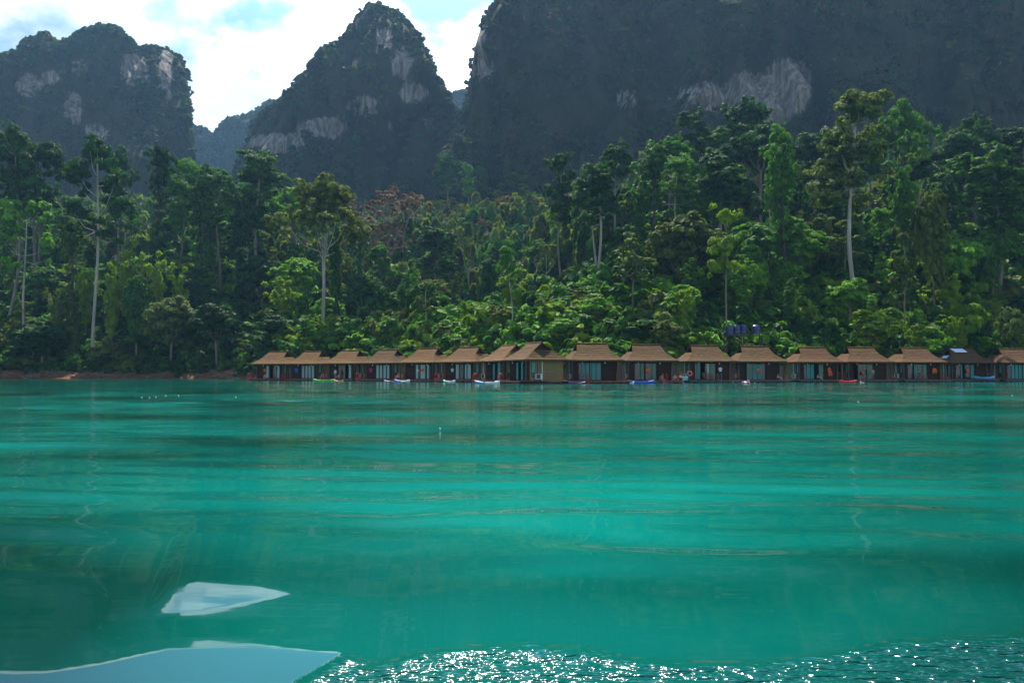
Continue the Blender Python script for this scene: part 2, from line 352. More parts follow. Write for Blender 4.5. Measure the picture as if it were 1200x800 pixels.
def build_mountain(name, ridge, Dr, seed, front=.60, step=2.0, cliff=.45, zdrop=30, veg_r=1.0, veg_step=2.8, base=None):
    rx = np.array([p[0] for p in ridge], float); ry = np.array([p[1] for p in ridge], float)
    pxs = np.arange(rx[0], rx[-1] + .1, step)
    pys = np.interp(pxs, rx, ry) + (3.0 * fbm(np.stack([pxs/14, pxs*0, pxs*0+seed], 1), 4, seed, .6)) * (720.0/Dr)
    T = np.concatenate([np.linspace(0, 1, 130), np.linspace(1.012, 1.5, 26)])
    P, TT = np.meshgrid(pxs, T); PY = np.interp(P, pxs, pys)
    nz = fbm(np.stack([P.ravel()/70, TT.ravel()*1.3, P.ravel()*0], 1), 3, seed+3).reshape(P.shape)
    ztop = CAMZ + (SP + (400-PY)/F*CP) / (CP - (400-PY)/F*SP) * Dr
    zb = base if base is not None else -zdrop
    # talus, cliff, rounded top
    tc0 = np.clip(cliff + .10*nz, .2, .7)
    g = np.where(TT < tc0, .34 * (TT/tc0)**1.25, .34 + .66 * (1 - (1 - np.clip((TT-tc0)/(1-tc0), 0, 1))**2.4))
    g = np.where(TT > 1, np.clip(1 - ((TT-1)/.5)**1.5 * 1.0, 0, 1), g)
    Z = zb + (ztop - zb) * g
    D = Dr * (front + (1-front) * TT)
    D = np.where(TT > 1, Dr * (1 + (TT-1)*(1-front)*1.4), D)
    X = (P - 600) / F * D
    V = np.stack([X, D, Z], 2).reshape(-1, 3)
    env = (np.sin(np.clip(TT, 0, 1) * math.pi) * .9 + .1).ravel()
    n1_ = fbm(np.stack([V[:,0]/70, V[:,1]/70, V[:,2]/110], 1), 3, seed)
    n2_ = fbm(np.stack([V[:,0]/22, V[:,1]/22, V[:,2]/40], 1), 4, seed+20, .6)
    flute = np.abs(vnoise(np.stack([V[:,0]/11, V[:,1]/40, V[:,2]/90], 1), seed+60)) + .5*np.abs(vnoise(np.stack([V[:,0]/5, V[:,1]/20, V[:,2]/50], 1), seed+61))
    V[:,1] += env * (26 * n1_ + 10 * n2_ + 9*flute)
    V[:,0] += env * 7 * fbm(np.stack([V[:,0]/30+7, V[:,1]/30, V[:,2]/30], 1), 2, seed+40)
    V[:,2] += env * 5 * n2_
    pxq = 600 + F * V[:,0] / V[:,1]; sil = np.interp(pxq, pxs, pys) + 3.5
    for _ in range(2):
        zmax = CAMZ + (SP + (400-sil)/F*CP) / (CP - (400-sil)/F*SP) * V[:,1]
    V[:,2] = np.minimum(V[:,2], zmax)
    X, D, Z = [V[:,k].reshape(P.shape) for k in range(3)]
    pxv = 600 + F * V[:,0] / V[:,1] * (CP - 0); 
    el = (V[:,2]-CAMZ)/V[:,1]; pyv = 400 - F * (el*CP - SP) / (CP + el*SP)
    rock = np.zeros(len(V))
    for cx, cyy, ra, rb, s in ROCKS:
        rock = np.maximum(rock, s * np.clip(1.55 - np.sqrt(((pxv-cx)/ra)**2 + ((pyv-cyy)/rb)**2), 0, 1))
    rock = rock * .62
    rr = rock + 1.3*(.5+.35*fbm(V*.10, 3, 77))
    me = grid_mesh(name, X, D, Z, KARST, {'rock': ('POINT', rock)})
    tag(link(name, me), kind='structure')
    # growth: pick visible-side points
    rg = np.random.default_rng(seed)
    ni = int((pxs[-1]-pxs[0]) / veg_step * 150 / 2.6)
    a = rg.random(ni) * (len(pxs)-1.001); b = (rg.random(ni)**.8) * 142
    ia = a.astype(int); ib = b.astype(int)
    j = ib*len(pxs)+ia
    fa = (a-ia)[:,None]; fb = (b-ib)[:,None]
    w_ = V.reshape(len(T), len(pxs), 3)
    pos = (w_[ib,ia]*(1-fa)+w_[ib,ia+1]*fa)*(1-fb) + (w_[ib+1,ia]*(1-fa)+w_[ib+1,ia+1]*fa)*fb
    keep = (rock[j] < .30 + .25*rg.random(ni)) & (pos[:,2] > 20)
    keep &= (pyv[j] < 300) & (pyv[j] > -60) & (pxv[j] > -60) & (pxv[j] < 1260)
    steepgap = fbm(pos/40, 3, seed+9) > -.75
    keep &= steepgap
    VEG.append(np.concatenate([pos[keep], np.full((keep.sum(),1), veg_r)], 1))

build_mountain('mountain_left', [(-320,150),(-200,80),(-90,62),(-40,70),(0,64),(16,60),(21,46),(45,40),(58,48),(74,46),(90,36),(108,29),(128,32),(145,44),(152,61),(165,54),(190,56),(204,68),(213,85),(217,120),(219,160),(222,195),(240,240)], 720, 3)
build_mountain('mountain_centre', [(225,300),(262,225),(284,172),(300,137),(330,112),(355,87),(370,66),(390,51),(408,40),(415,20),(428,10),(445,7),(462,14),(476,28),(488,45),(497,62),(503,76),(512,95),(520,113),(530,128),(548,165),(575,230),(600,300)], 650, 11)
build_mountain('mountain_right', [(470,300),(500,235),(520,185),(536,150),(550,120),(553,98),(552.5,75),(556,50),(562,30),(572,18),(585,2),(600,-18),(640,-45),(700,-75),(800,-105),(1000,-130),(1300,-150),(1600,-120)], 640, 23, front=.50, cliff=.30)
build_mountain('far_hills', [(120,240),(180,175),(220,150),(228,146),(240,152),(246,158),(262,141),(290,135),(315,119),(340,125),(420,150),(500,140),(520,120),(535,109),(548,104),(580,100),(640,150)], 1150, 31, front=.7, veg_r=1.5)

# ------------------------------------------------------------------ leaf clouds and tree prototypes
def leaves(rg, C, RAD, n, size, up=.45, shell=.35, aspect=1.7, tint_c=None, sub=None):
    """sprays of leaves: clumps carry smaller sprays on their surface, the sprays carry the leaves"""
    C = np.asarray(C, float); RAD = np.asarray(RAD, float)
    if RAD.ndim == 1: RAD = np.stack([RAD]*3, 1)
    wgt = RAD[:,0]*RAD[:,1] + RAD[:,0]*RAD[:,2]; wgt /= wgt.sum()
    ns = sub or max(12, n//46)
    ks = rg.choice(len(C), ns, p=wgt)
    d = rg.normal(size=(ns,3)); d[:,2] += .35; d /= np.linalg.norm(d, axis=1)[:,None]
    r = rg.random(ns)**shell * (.8 + .45*rg.random(ns))
    SC = C[ks] + d*RAD[ks]*r[:,None]
    srad = RAD[ks].mean(1)*(.20+.26*rg.random(ns)); srad = np.maximum(srad, size*.8)
    tc_ = (rg.random(len(C)) if tint_c is None else np.asarray(tint_c))
    ts = .40*tc_[ks] + .35*rg.random(ns)
    w2 = srad**2/ (srad**2).sum(); k = rg.choice(ns, n, p=w2)
    e = rg.normal(size=(n,3)); e /= np.linalg.norm(e, axis=1)[:,None]; e[:,2] = np.where(e[:,2] < -.2, e[:,2]*.35, e[:,2])
    rr = rg.random(n)**.45
    p = SC[k] + e*(srad[k]*rr)[:,None]*np.array([1.15,1.15,.75])
    nr = d[k]*.45 + e*.75 + rg.normal(size=(n,3))*.35; nr[:,2] += up; nr /= np.linalg.norm(nr, axis=1)[:,None]
    ref = rg.normal(size=(n,3)); a = np.cross(nr, ref); a /= np.linalg.norm(a, axis=1)[:,None]; b = np.cross(nr, a)
    s = size*(.55 + .9*rg.random(n)); sa = (s*aspect*.5)[:,None]; sb = (s*.5)[:,None]
    V = np.stack([p-a*sa, p-b*sb+nr*sb*.2, p+a*sa, p+b*sb+nr*sb*.2], 1).reshape(-1,3)
    t = np.clip(.06 + ts[k] + .22*rg.random(n), 0, 1)
    return V, t
def leaf_mesh(name, parts, m, core=None):
    V = np.concatenate([p[0] for p in parts]); t = np.concatenate([p[1] for p in parts])
    Fc = np.arange(len(V)).reshape(-1, 4)
    return mesh_np(name, V, Fc, m, {'tint': ('FACE', t)})

def limb_tubes(mb, rg, start, ends, r0, n=6):
    for e in ends:
        s = Vector(start if not callable(start) else start(e)); e = Vector(e)
        mid = s.lerp(e, .5) + Vector((rg.normal()*.3, rg.normal()*.3, -.12*(e-s).length))
        mb.tube([s, s.lerp(mid,.6)+Vector((0,0,.0)), mid, e], [r0, r0*.8, r0*.6, r0*.18], n)

def proto_emergent(seed, H=40, W=16, cf=.45, nc=16, bark='grey', dens=1.0, open_=1.0, leaf=.5, nleaf=14000, climb=0):
    rg = np.random.default_rng(seed); mb = MB()
    bx, by = rg.normal()*1.5, rg.normal()*.9
    def tp(z):
        f = z/H; return Vector((bx*math.sin(f*3.0)+ .5*math.sin(f*7+seed), by*math.sin(f*2.6), z))
    zs = np.linspace(0, H*.9, 12); rr = [H*.0125*(1-.62*z/H)*(1.5 if z==0 else 1) for z in zs]
    mb.tube([tp(z) for z in zs], rr, 9)
    C = []; RD = []
    for i in range(nc):
        f = (i+.5)/nc; z = H*(1-cf) + H*cf*.92*f
        prof = math.sin(min(1, (f*.85+.15))*math.pi*.62+.5)
        rad = W*.5*prof*(.35+.75*rg.random())*open_
        th = i*2.4 + rg.normal()*.4
        c = Vector((math.cos(th)*rad, math.sin(th)*rad, z + rg.normal()*1.0)); c += Vector((tp(z).x, tp(z).y, 0))
        C.append(tuple(c)); s = W*.17*(.65+.7*rg.random()); RD.append((s*1.25, s*1.25, s*.85))
    C.append(tuple(tp(H*.9)+Vector((0,0,H*.055)))); RD.append((W*.2, W*.2, W*.14))
    def st(e):
        z = max(H*(1-cf)*1.02, e[2]-Vector((e[0],e[1],0)).length*.75); return tp(min(z + H*.05*rg.random(), H*.88))
    for c in C: limb_tubes(mb, rg, st, [c], H*.0032)
    if climb:      # creepers wrapped round the lower trunk
        z = 0
        while z < H*climb:
            p = tp(z); q = 1.5*(1-.5*z/(H*climb)); C.append((p.x+rg.normal()*.3, p.y+rg.normal()*.3, z)); RD.append((q,q,1.4)); z += 1.3
    lv = leaves(rg, C, RD, int(nleaf*dens), leaf)
    return mb.mesh('trunk', BARK[bark], True), leaf_mesh('crown', [lv], L['mid']), H, W

def proto_dome(seed, H=16, W=13, tiers=26, low=.25, bark='grey', nleaf=9000, leaf=.5, flat=1.0):
    rg = np.random.default_rng(seed); mb = MB()
    mb.tube([(0,0,-1),(rg.normal()*.2,rg.normal()*.2,H*.4),(rg.normal()*.4,rg.normal()*.4,H*.8)], [H*.022,H*.016,H*.006], 8)
    C = []; RD = []
    for i in range(tiers):
        d = rg.normal(size=3); d /= np.linalg.norm(d); d[2] = abs(d[2])*1.1-.25
        r = .55+.42*rg.random()
        c = np.array([d[0]*W*.4*r, d[1]*W*.4*r, H*(low+(1-low)*.5) + d[2]*H*(1-low)*.5*r*flat])
        s = W*.12*(.6+.9*rg.random()); C.append(c); RD.append((s*1.2, s*1.2, s*.85))
    for c in C[:9]: limb_tubes(mb, rg, (0,0,H*.35), [tuple(c)], H*.007)
    lv = leaves(rg, C, RD, nleaf, leaf)
    inner = leaves(rg, [(0,0,H*(low+(1-low)*.45))], [(W*.33,W*.33,H*(1-low)*.38)], nleaf//5, leaf*1.5, shell=.6, tint_c=np.array([.1]))  # inside leaves tinted darker: the crown's self-shadow put into the colour
    return mb.mesh('trunk', BARK[bark], True), leaf_mesh('crown', [lv, inner], L['mid']), H, W

def proto_vine(seed, H=26, W=9, top=1.6, nleaf=11000, leaf=.42):
    """a tree buried under creepers: a leafy column with a wider shaggy head"""
    rg = np.random.default_rng(seed); mb = MB()
    lx = rg.normal()*1.6
    mb.tube([(0,0,-1),(lx*.3,0,H*.4),(lx,0,H*.85)], [H*.022,H*.017,H*.008], 8)
    C = []; RD = []; n = 22
    for i in range(n):
        f = i/(n-1); z = H*(.04+.90*f)
        w_ = W*.5*(.55 + .30*math.sin(f*9+seed) *.5 + (top-1)*.62*max(0,(f-.62)/.38)**.7 + .22*max(0,(.2-f)/.2))
        for q in range(1 if f < .6 else 3):
            th = rg.random()*6.28; off = w_*(.25 if f < .6 else .62)*rg.random()
            C.append((lx*f+math.cos(th)*off, math.sin(th)*off, z+rg.normal()*.4))
            s = w_*(.8 if f < .6 else .52)*(.75+.4*rg.random()); RD.append((s, s, max(1.0, s*(.95 if f < .6 else .7))))
    # hanging curtains of creeper
    for i in range(9):
        th = rg.random()*6.28; r = W*.5*(.7+.35*rg.random())
        z0 = H*(.86-.06*rg.random())
        for k in range(5):
            C.append((lx*.9+math.cos(th)*r*(1-.05*k), math.sin(th)*r*(1-.05*k), z0-k*1.3)); RD.append((.8-.1*k,.8-.1*k,1.1))
    for c in C[-50:-44]: limb_tubes(mb, rg, (lx*.8,0,H*.7), [tuple(c)], .14)
    lv = leaves(rg, C, RD, nleaf, leaf, shell=.22)
    return mb.mesh('trunk', BARK['dark'], True), leaf_mesh('crown', [lv], L['dark']), H, W*top

def proto_spread(seed, H=30, W=24, bark='grey', nleaf=14000, leaf=.5):
    """umbrella crown in layers on reaching limbs"""
    rg = np.random.default_rng(seed); mb = MB()
    fk = H*.66
    mb.tube([(0,0,-1),(.3*rg.normal(),.2,H*.35),(.5*rg.normal(),0,fk)], [H*.018,H*.013,H*.011], 9)
    C = []; RD = []
    for i in range(15):
        th = i*2.4+rg.normal()*.3; r = W*.5*(.1+.85*rg.random()); z = H*(.97-.26*(r/(W*.5))**1.2) + rg.normal()*.9
        c = (math.cos(th)*r, math.sin(th)*r, z)
        limb_tubes(mb, rg, (.3,.1,fk-.5-i*.35), [c], H*.0045)
        for q in range(4):
            C.append((c[0]+rg.normal()*1.7, c[1]+rg.normal()*1.7, c[2]+rg.normal()*.6)); s = W*.075*(.8+.6*rg.random()); RD.append((s*1.5,s*1.5,s*.95))
    lv = leaves(rg, C, RD, nleaf, leaf, up=.55)
    return mb.mesh('trunk', BARK[bark], True), leaf_mesh('crown', [lv], L['mid']), H, W

def proto_plume(seed, H=12, W=8, nleaf=6500):
    """bamboo: many arching feathery culms from one foot"""
    rg = np.random.default_rng(seed); mb = MB(); C = []; RD = []
    for i in range(13):
        th = rg.random()*6.28; out = W*.5*(.25+.75*rg.random()); h = H*(.7+.3*rg.random())
        pts = []
        for k in range(9):
            f = k/8; r = out*f**2.1; z = h*(f - .16*max(0,f-.6)**1.4*3)
            pts.append((math.cos(th)*r, math.sin(th)*r, z))
            if f > .25:
                C.append(pts[-1]); s = .75*(1.25-f); RD.append((s+.15,s+.15,s+.1))
        mb.tube(pts, [.07*(1-.8*k/8) for k in range(9)], 5)
    lv = leaves(rg, C, RD, nleaf, .34, aspect=2.6, up=.2, shell=.5)
    return mb.mesh('trunk', BARK['grey'], True), leaf_mesh('crown', [lv], L['yellow']), H, W

def proto_bare(seed, H=26, W=15, bark='grey', nleaf=4200, leaf=.55):
    """nearly leafless tree: fine branching with a thin veil of rusty leaves"""
    rg = np.random.default_rng(seed); mb = MB(); tips = []
    def grow(p, d, ln, r, lev):
        q = p + d*ln; m_ = p.lerp(q, .5) + Vector(rg.normal(size=3))*ln*.05
        mb.tube([p, m_, q], [r*1.15, r*.95, r*.75], 6 if lev < 2 else 4, cap=False)
        if lev >= 4: tips.append(tuple(q)); return
        for i in range(3 if lev else 5):
            ax = Vector(rg.normal(size=3)).normalized()
            nd = (d*(1.0 if lev else .55) + ax*(.75 if lev else .9) + Vector((0,0,.18))).normalized()
            grow(p.lerp(q, 1 if i else .8), nd, ln*(.62+.15*rg.random()) if lev else H*.2, r*.55, lev+1)
    grow(Vector((0,0,-1)), Vector((.02*rg.normal(),.02,1)).normalized(), H*.52, H*.0125, 0)
    tips = np.array(tips)
    tips[:,2] = np.minimum(tips[:,2], H)
    lv = leaves(rg, tips, np.full(len(tips), 1.1), nleaf, leaf, shell=.8)
    return mb.mesh('trunk', BARK[bark], True), leaf_mesh('crown', [lv], L['rust']), H, W

PROTO = {
 'emergent': [proto_emergent(101, climb=.5), proto_emergent(102, nc=13, cf=.38, open_=1.15), proto_emergent(103, nc=17, cf=.5, climb=.42), proto_emergent(104, nc=12, W=13, cf=.4, bark='grey')],
 'sparse': [proto_emergent(111, nc=13, cf=.46, W=15, open_=1.1, nleaf=8500, leaf=.55), proto_emergent(112, nc=10, cf=.34, open_=1.25, nleaf=5600)],
 'dense': [proto_emergent(121, nc=26, cf=.5, W=12, open_=.8, nleaf=15000, leaf=.45), proto_emergent(122, nc=22, cf=.42, W=13, open_=.9, nleaf=14000, leaf=.45)],
 'dome': [proto_dome(201), proto_dome(202, tiers=20, W=15), proto_dome(203, tiers=30, H=18, W=12, low=.15), proto_dome(204, tiers=22, W=14, flat=.8)],
 'vine': [proto_vine(301), proto_vine(302, W=8, top=1.9), proto_vine(303, W=11, top=1.4, nleaf=14000), proto_vine(304, W=7, top=1.2)],
 'spread': [proto_spread(401), proto_spread(402), proto_spread(403, W=20)],
 'airy': [proto_emergent(501, H=16, W=7, cf=.5, nc=9, nleaf=3200, leaf=.42, bark='grey'), proto_emergent(502, H=16, W=8, cf=.42, nc=8, nleaf=2600, leaf=.42, bark='pale')],
 'plume': [proto_plume(601), proto_plume(602, W=10), proto_plume(603, H=14, W=7)],
 'bare': [proto_bare(701), proto_bare(702), proto_bare(703, nleaf=2600)],
}
TREES = []     # placed later with labels: (kind, variant, x, y, height, width, leaf, px, py_top)
def tree_px(kind, px, base, top, D, wpx, leaf, var=None, bark=None, word=None, lean=0):
    if base is None:
        x = (px-600)/F*D; z0 = float(ground(x, D)[0])
    else:
        x, _, z0 = at(px, base, D)
    zt = at(px, top, D)[2]
    g = float(ground(x, D)[0])
    z0 = min(z0, g)
    TREES.append(dict(kind=kind, var=var, x=x, y=D, z=z0, h=zt-z0, w=wpx/F*D, leaf=leaf, bark=bark, word=word, feat=True))

fe = tree_px
# left shore
fe('dense', 8, None, 150, 232, 50, 'dark', 1); fe('emergent', 44, None, 170, 240, 56, 'dark', 1, word='thin open crowned dark tree rising beside the left edge')
fe('airy', 27, None, 240, 222, 54, 'bright', 1, word='bright green round crowned tree near the left edge')
fe('sparse', 110, 402, 163, 211, 62, 'dark', 0, 'pale', word='tall dark crowned tree with a long bare white trunk on the left shore')
fe('emergent', 138, None, 172, 243, 34, 'dark', 3); fe('vine', 183, None, 172, 246, 50, 'dark', 0); fe('emergent', 206, None, 188, 250, 46, 'mid', 0)
fe('vine', 234, None, 186, 242, 54, 'dark', 2); fe('emergent', 256, None, 200, 246, 46, 'mid', 3); fe('dense', 302, None, 178, 248, 60, 'mid', 0)
fe('vine', 285, None, 226, 238, 50, 'dark', 2); fe('spread', 340, None, 226, 262, 84, 'bright', 0)
fe('spread', 378, 395, 216, 196, 116, 'moss', 1, 'pale', word='olive umbrella crowned tree on a pale trunk behind the second and third bungalows')
fe('vine', 396, None, 262, 203, 26, 'dark', 3)
fe('plume', 150, None, 265, 222, 42, 'yellow'); fe('plume', 182, None, 278, 220, 46, 'yellow'); fe('plume', 130, None, 290, 216, 44, 'yellow'); fe('plume', 210, None, 300, 218, 36, 'yellow')
fe('vine', 84, None, 255, 214, 48, 'moss', 0); fe('dome', 200, None, 345, 210, 80, 'olive', 1); fe('plume', 100, None, 300, 221, 40, 'yellow'); fe('plume', 66, None, 320, 214, 36, 'olive')
fe('dome', 160, None, 318, 212, 44, 'mid', 2); fe('dome', 50, None, 372, 208, 70, 'dark', 3); fe('dome', 255, None, 350, 200, 70, 'dark', 0)
# valley in the middle
for px, tp_, D, w_, lf in [(408,234,325,56,'rust'),(440,218,330,60,'rust'),(472,222,300,76,'rust'),(505,230,330,54,'olive'),(455,252,290,50,'rust'),(575,232,340,44,'olive'),(612,226,340,48,'rust'),(640,244,330,40,'moss'),(425,256,285,44,'rust'),(392,244,340,40,'moss'),(558,258,310,40,'rust'),(590,255,330,44,'olive')]:
    fe('bare', px, None, tp_, D, w_, lf)
fe('bare', 549, 340, 268, 250, 36, 'olive', 2, 'pale', word='forked tree with pale bare limbs standing in the valley')
fe('dense', 523, None, 180, 430, 28, 'mid', 0); fe('dense', 545, None, 192, 425, 18, 'bright', 1); fe('emergent', 563, None, 196, 440, 24, 'mid', 3); fe('dense', 604, None, 206, 410, 38, 'olive', 1)
fe('vine', 412, None, 256, 262, 15, 'dark', 3); fe('vine', 421, None, 272, 262, 14, 'dark', 3); fe('vine', 482, None, 308, 200, 15, 'bright', 3); fe('dense', 512, None, 268, 238, 44, 'dark', 0)
fe('airy', 598, 405, 296, 158, 34, 'mid', 1, 'pale'); fe('airy', 502, 408, 332, 172, 30, 'olive', 0, 'pale'); fe('airy', 358, 396, 330, 192, 30, 'mid', 0, 'grey')
fe('vine', 547, None, 352, 170, 20, 'bright', 3); fe('dome', 575, None, 300, 215, 40, 'dark', 2); fe('vine', 530, None, 318, 190, 22, 'moss', 3); fe('vine', 612, None, 330, 175, 26, 'mid', 3); fe('vine', 470, None, 330, 190, 22, 'mid', 1)
# right hillside
fe('dense', 661, 350, 182, 212, 40, 'dark', 1, 'grey', word='tall dark tree on twin grey trunks at the left end of the right hillside')
fe('dense', 701, 335, 193, 190, 48, 'dark', 0, 'pale', word='egg shaped dark crown on a straight pale trunk left of the creeper column')
fe('spread', 720, 295, 176, 226, 66, 'dark', 2, 'pale'); fe('vine', 768, None, 168, 190, 58, 'dark', 1, word='tall leaning creeper column with a drooping head, darkest on the right hillside')
fe('vine', 793, None, 153, 218, 34, 'mid', 1); fe('dense', 818, None, 132, 236, 44, 'dark', 1); fe('vine', 838, None, 192, 200, 36, 'mid', 3); fe('spread', 880, None, 124, 238, 90, 'dark', 1, 'pale'); fe('dense', 850, None, 150, 240, 40, 'mid', 0)
fe('vine', 922, None, 140, 176, 72, 'mid', 2, word='broad creeper clad tree with a shaggy sunlit head above the twelfth bungalow')
fe('dense', 1010, 366, 112, 165, 78, 'olive', 1, 'pale', word='tallest olive crowned tree on a long straight white trunk')
fe('spread', 1062, None, 128, 204, 74, 'mid', 0, 'dark'); fe('vine', 1062, None, 190, 176, 54, 'mid', 2); fe('dome', 1096, None, 214, 172, 48, 'moss', 2)
fe('emergent', 1118, None, 152, 220, 56, 'dark', 2); fe('spread', 1150, None, 140, 226, 70, 'dark', 1); fe('dense', 1170, None, 176, 182, 84, 'mid', 1); fe('dense', 1205, None, 150, 215, 60, 'dark', 0)
fe('airy', 846, 362, 248, 152, 44, 'yellow', 0, 'grey', word='slender yellow crowned tree on a thin grey trunk above the eleventh bungalow')
fe('airy', 902, 322, 232, 176, 26, 'mid', 1, 'pale'); fe('airy', 1054, 358, 275, 158, 34, 'moss', 0, 'grey'); fe('dome', 960, None, 250, 190, 50, 'moss', 0)
fe('emergent', 905, None, 150, 232, 50, 'mid', 0); fe('dense', 975, None, 158, 228, 50, 'dark', 1); fe('vine', 1000, None, 215, 186, 36, 'dark', 0); fe('emergent', 445, None, 285, 240, 30, 'mid', 3, 'grey'); fe('airy', 640, None, 290, 220, 22, 'olive', 1, 'pale'); fe('dense', 745, None, 225, 205, 30, 'mid', 1, 'pale')
fe('plume', 800, None, 330, 150, 44, 'yellow'); fe('vine', 818, None, 300, 158, 32, 'mid', 3); fe('dome', 1185, None, 358, 148, 44, 'olive', 1); fe('dome', 700, None, 345, 152, 50, 'bright', 0); fe('plume', 690, None, 340, 158, 36, 'yellow')
fe('dome', 757, None, 372, 146, 60, 'mid', 2); fe('dome', 660, None, 372, 150, 46, 'bright', 1); fe('dome', 880, None, 305, 168, 60, 'bright', 3); fe('dome', 735, None, 300, 168, 56, 'dark', 0)

def fillers():
    rg = np.random.default_rng(42)
    # (behind shore from, to, spacing, height from, to, kinds)
    bands = [(9, 13, 10.5, 7, 12, ['dome','dome','plume','dome','vine']),
             (20, 27, 11.0, 11, 18, ['dome','vine','dome','airy','dome','plume']),
             (36, 46, 12.0, 15, 23, ['dome','vine','dome','vine','airy']),
             (56, 68, 13.5, 20, 29, ['vine','dome','emergent','vine','dense']),
             (80, 98, 15.5, 24, 33, ['vine','emergent','dense','spread','dome'])]
    pal = {'dome': ['dark','mid','bright','moss','bright','mid','yellow'], 'vine': ['dark','mid','dark','moss','mid','bright'], 'plume': ['yellow','olive','yellow'],
           'airy': ['mid','olive','mid'], 'emergent': ['dark','mid'], 'dense': ['dark','mid','dark'], 'spread': ['dark','mid']}
    for bi, (d0, d1, sp_, h0, h1, kinds) in enumerate(bands):
        px = -30 + rg.random()*20
        while px < 1235:
            s = float(shore(px)); D = s + d0 + (d1-d0)*rg.random()
            px += sp_/D*F*(.75+.5*rg.random())
            if bi < 1 and px < 250 and rg.random() < .4: continue
            x = (px-600)/F*D; z = float(ground(x, D)[0])
            if abs(x-41.5) < 8 and D < 149: continue
            k = kinds[rg.integers(len(kinds))]
            h = h0+(h1-h0)*rg.random()
            for t in [t for t in TREES if t['word']]:     # keep the landmark trees in view
                pxt = 600+F*t['x']/t['y']
                if abs(pxt-px) < 26 and D < t['y']:
                    top = HORIZON-(t['z']+t['h']-CAMZ)/t['y']*F; lim = CAMZ+(HORIZON-(top+.62*(HORIZON-top)))/F*D
                    h = min(h, max(5.0, lim-z))
            if 395 < px < 645 and bi >= 2: h *= .62
            leaf = pal[k][rg.integers(len(pal[k]))]
            if px < 330 and bi <= 2 and leaf in ('bright','mid','yellow') and rg.random() < .7: leaf = 'dark'  # low trees on the left: slope's shade put into the leaf colour
            asp = {'dome': .85, 'vine': .42, 'plume': .75, 'airy': .5, 'emergent': .42, 'dense': .36, 'spread': .75}[k]
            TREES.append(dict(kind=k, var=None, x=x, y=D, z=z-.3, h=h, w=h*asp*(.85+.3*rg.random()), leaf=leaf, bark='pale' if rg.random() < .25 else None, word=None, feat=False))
fillers()

ORD = ['first','second','third','fourth','fifth','sixth','seventh','eighth','ninth','tenth','eleventh','twelfth','thirteenth','fourteenth','fifteenth','sixteenth','seventeenth']
CARD = ['one','two','three','four','five','six','seven','eight','nine','ten','eleven','twelve','thirteen','fourteen','fifteen','sixteen','seventeen']
HPX = [326,367,411,455,502,550,593,630,693,757,825,882,949,1005,1070,1123,1182]
def where(px):
    if px < 45: return 'at the left edge'
    if px < 95: return 'left of the white trunk'
    if px < 130: return 'around the white trunk'
    if px < 180: return 'right of the white trunk'
    if px < 235: return 'over the red bank'
    if px < 300: return 'left of all bungalows'
    i = min(range(17), key=lambda k: abs(HPX[k]-px))
    return 'above bungalow %s' % CARD[i]
KINDW = {'emergent': ('rainforest_tree','tall clumpy crowned'), 'sparse': ('rainforest_tree','tall open crowned'), 'dense': ('rainforest_tree','tall full crowned'),
 'dome': ('bushy_tree','round crowned'), 'vine': ('creeper_covered_tree','creeper draped'), 'spread': ('umbrella_tree','flat topped spreading'),
 'airy': ('slender_tree','slender thin trunked'), 'plume': ('bamboo_clump','feathery'), 'bare': ('leafless_tree','almost leafless')}
LEAFW = {'dark':'dark green','mid':'green','bright':'bright green','yellow':'yellow green','olive':'olive','rust':'rusty brown','moss':'moss green'}
GROUPW = {'rainforest_tree':'tall rainforest trees on the hillside','bushy_tree':'bushy trees on the slope','creeper_covered_tree':'creeper covered trees','umbrella_tree':'umbrella crowned trees',
 'slender_tree':'slender trees','bamboo_clump':'bamboo clumps on the slope','leafless_tree':'leafless brown trees in the valley'}
def place_trees():
    rg = np.random.default_rng(5)
    cells = {}
    for t in TREES:
        t['px'] = 600+F*t['x']/t['y']; t['py'] = HORIZON-(t['z']+t['h']-CAMZ)/t['y']*F
        if t['var'] is None: t['var'] = int(rg.integers(len(PROTO[t['kind']])))
        if t['word']: t['label'] = t['word']; continue
        d = t['y']-float(shore(t['px']))
        tier = 'by the water' if d < 16 else 'low on the slope' if d < 32 else 'halfway up the slope' if d < 52 else 'on the upper slope' if d < 76 else 'on the forest skyline' if d < 130 else 'far up the valley'
        noun = 'bamboo clump' if t['kind']=='plume' else 'tree'
        key = '%s %s %s %s, %s' % (KINDW[t['kind']][1], LEAFW[t['leaf']], noun, tier, where(t['px']))
        cells.setdefault(key, []).append(t)
    for key, ts in cells.items():
        if len(ts) == 1: ts[0]['label'] = key; continue
        ts.sort(key=lambda t: t['px'])
        names = ['left one', 'right one'] if len(ts) == 2 else ['left one', 'middle one', 'right one'] if len(ts) == 3 else ['leftmost one','second one','third one','fourth one','fifth one','sixth one','seventh one']
        for t, n in zip(ts, names): t['label'] = key + ', ' + n
    for t in TREES:
        tm, cm, H, W = PROTO[t['kind']][t['var']]
        nm = KINDW[t['kind']][0]
        e = empty(nm, (t['x'], t['y'], t['z']), float(rg.random()*6.28))
        sz = t['h']/H; sx = t['w']/W
        # the trunk keeps its roundness with the crown's spread
        tag(e, ' '.join(t['label'].split()), 'bamboo' if nm=='bamboo_clump' else 'tree', GROUPW[nm])
        tr = link('culms' if nm=='bamboo_clump' else 'trunk', tm, e); c = link('crown', cm, e)
        for o in (tr, c): o.scale = (sx, sx, sz)
        if t['bark']: tr.material_slots[0].link = 'OBJECT'; tr.material_slots[0].material = BARK[t['bark']]
        if cm.materials[0] is not L[t['leaf']]:
            c.material_slots[0].link = 'OBJECT'; c.material_slots[0].material = L[t['leaf']]
place_trees()

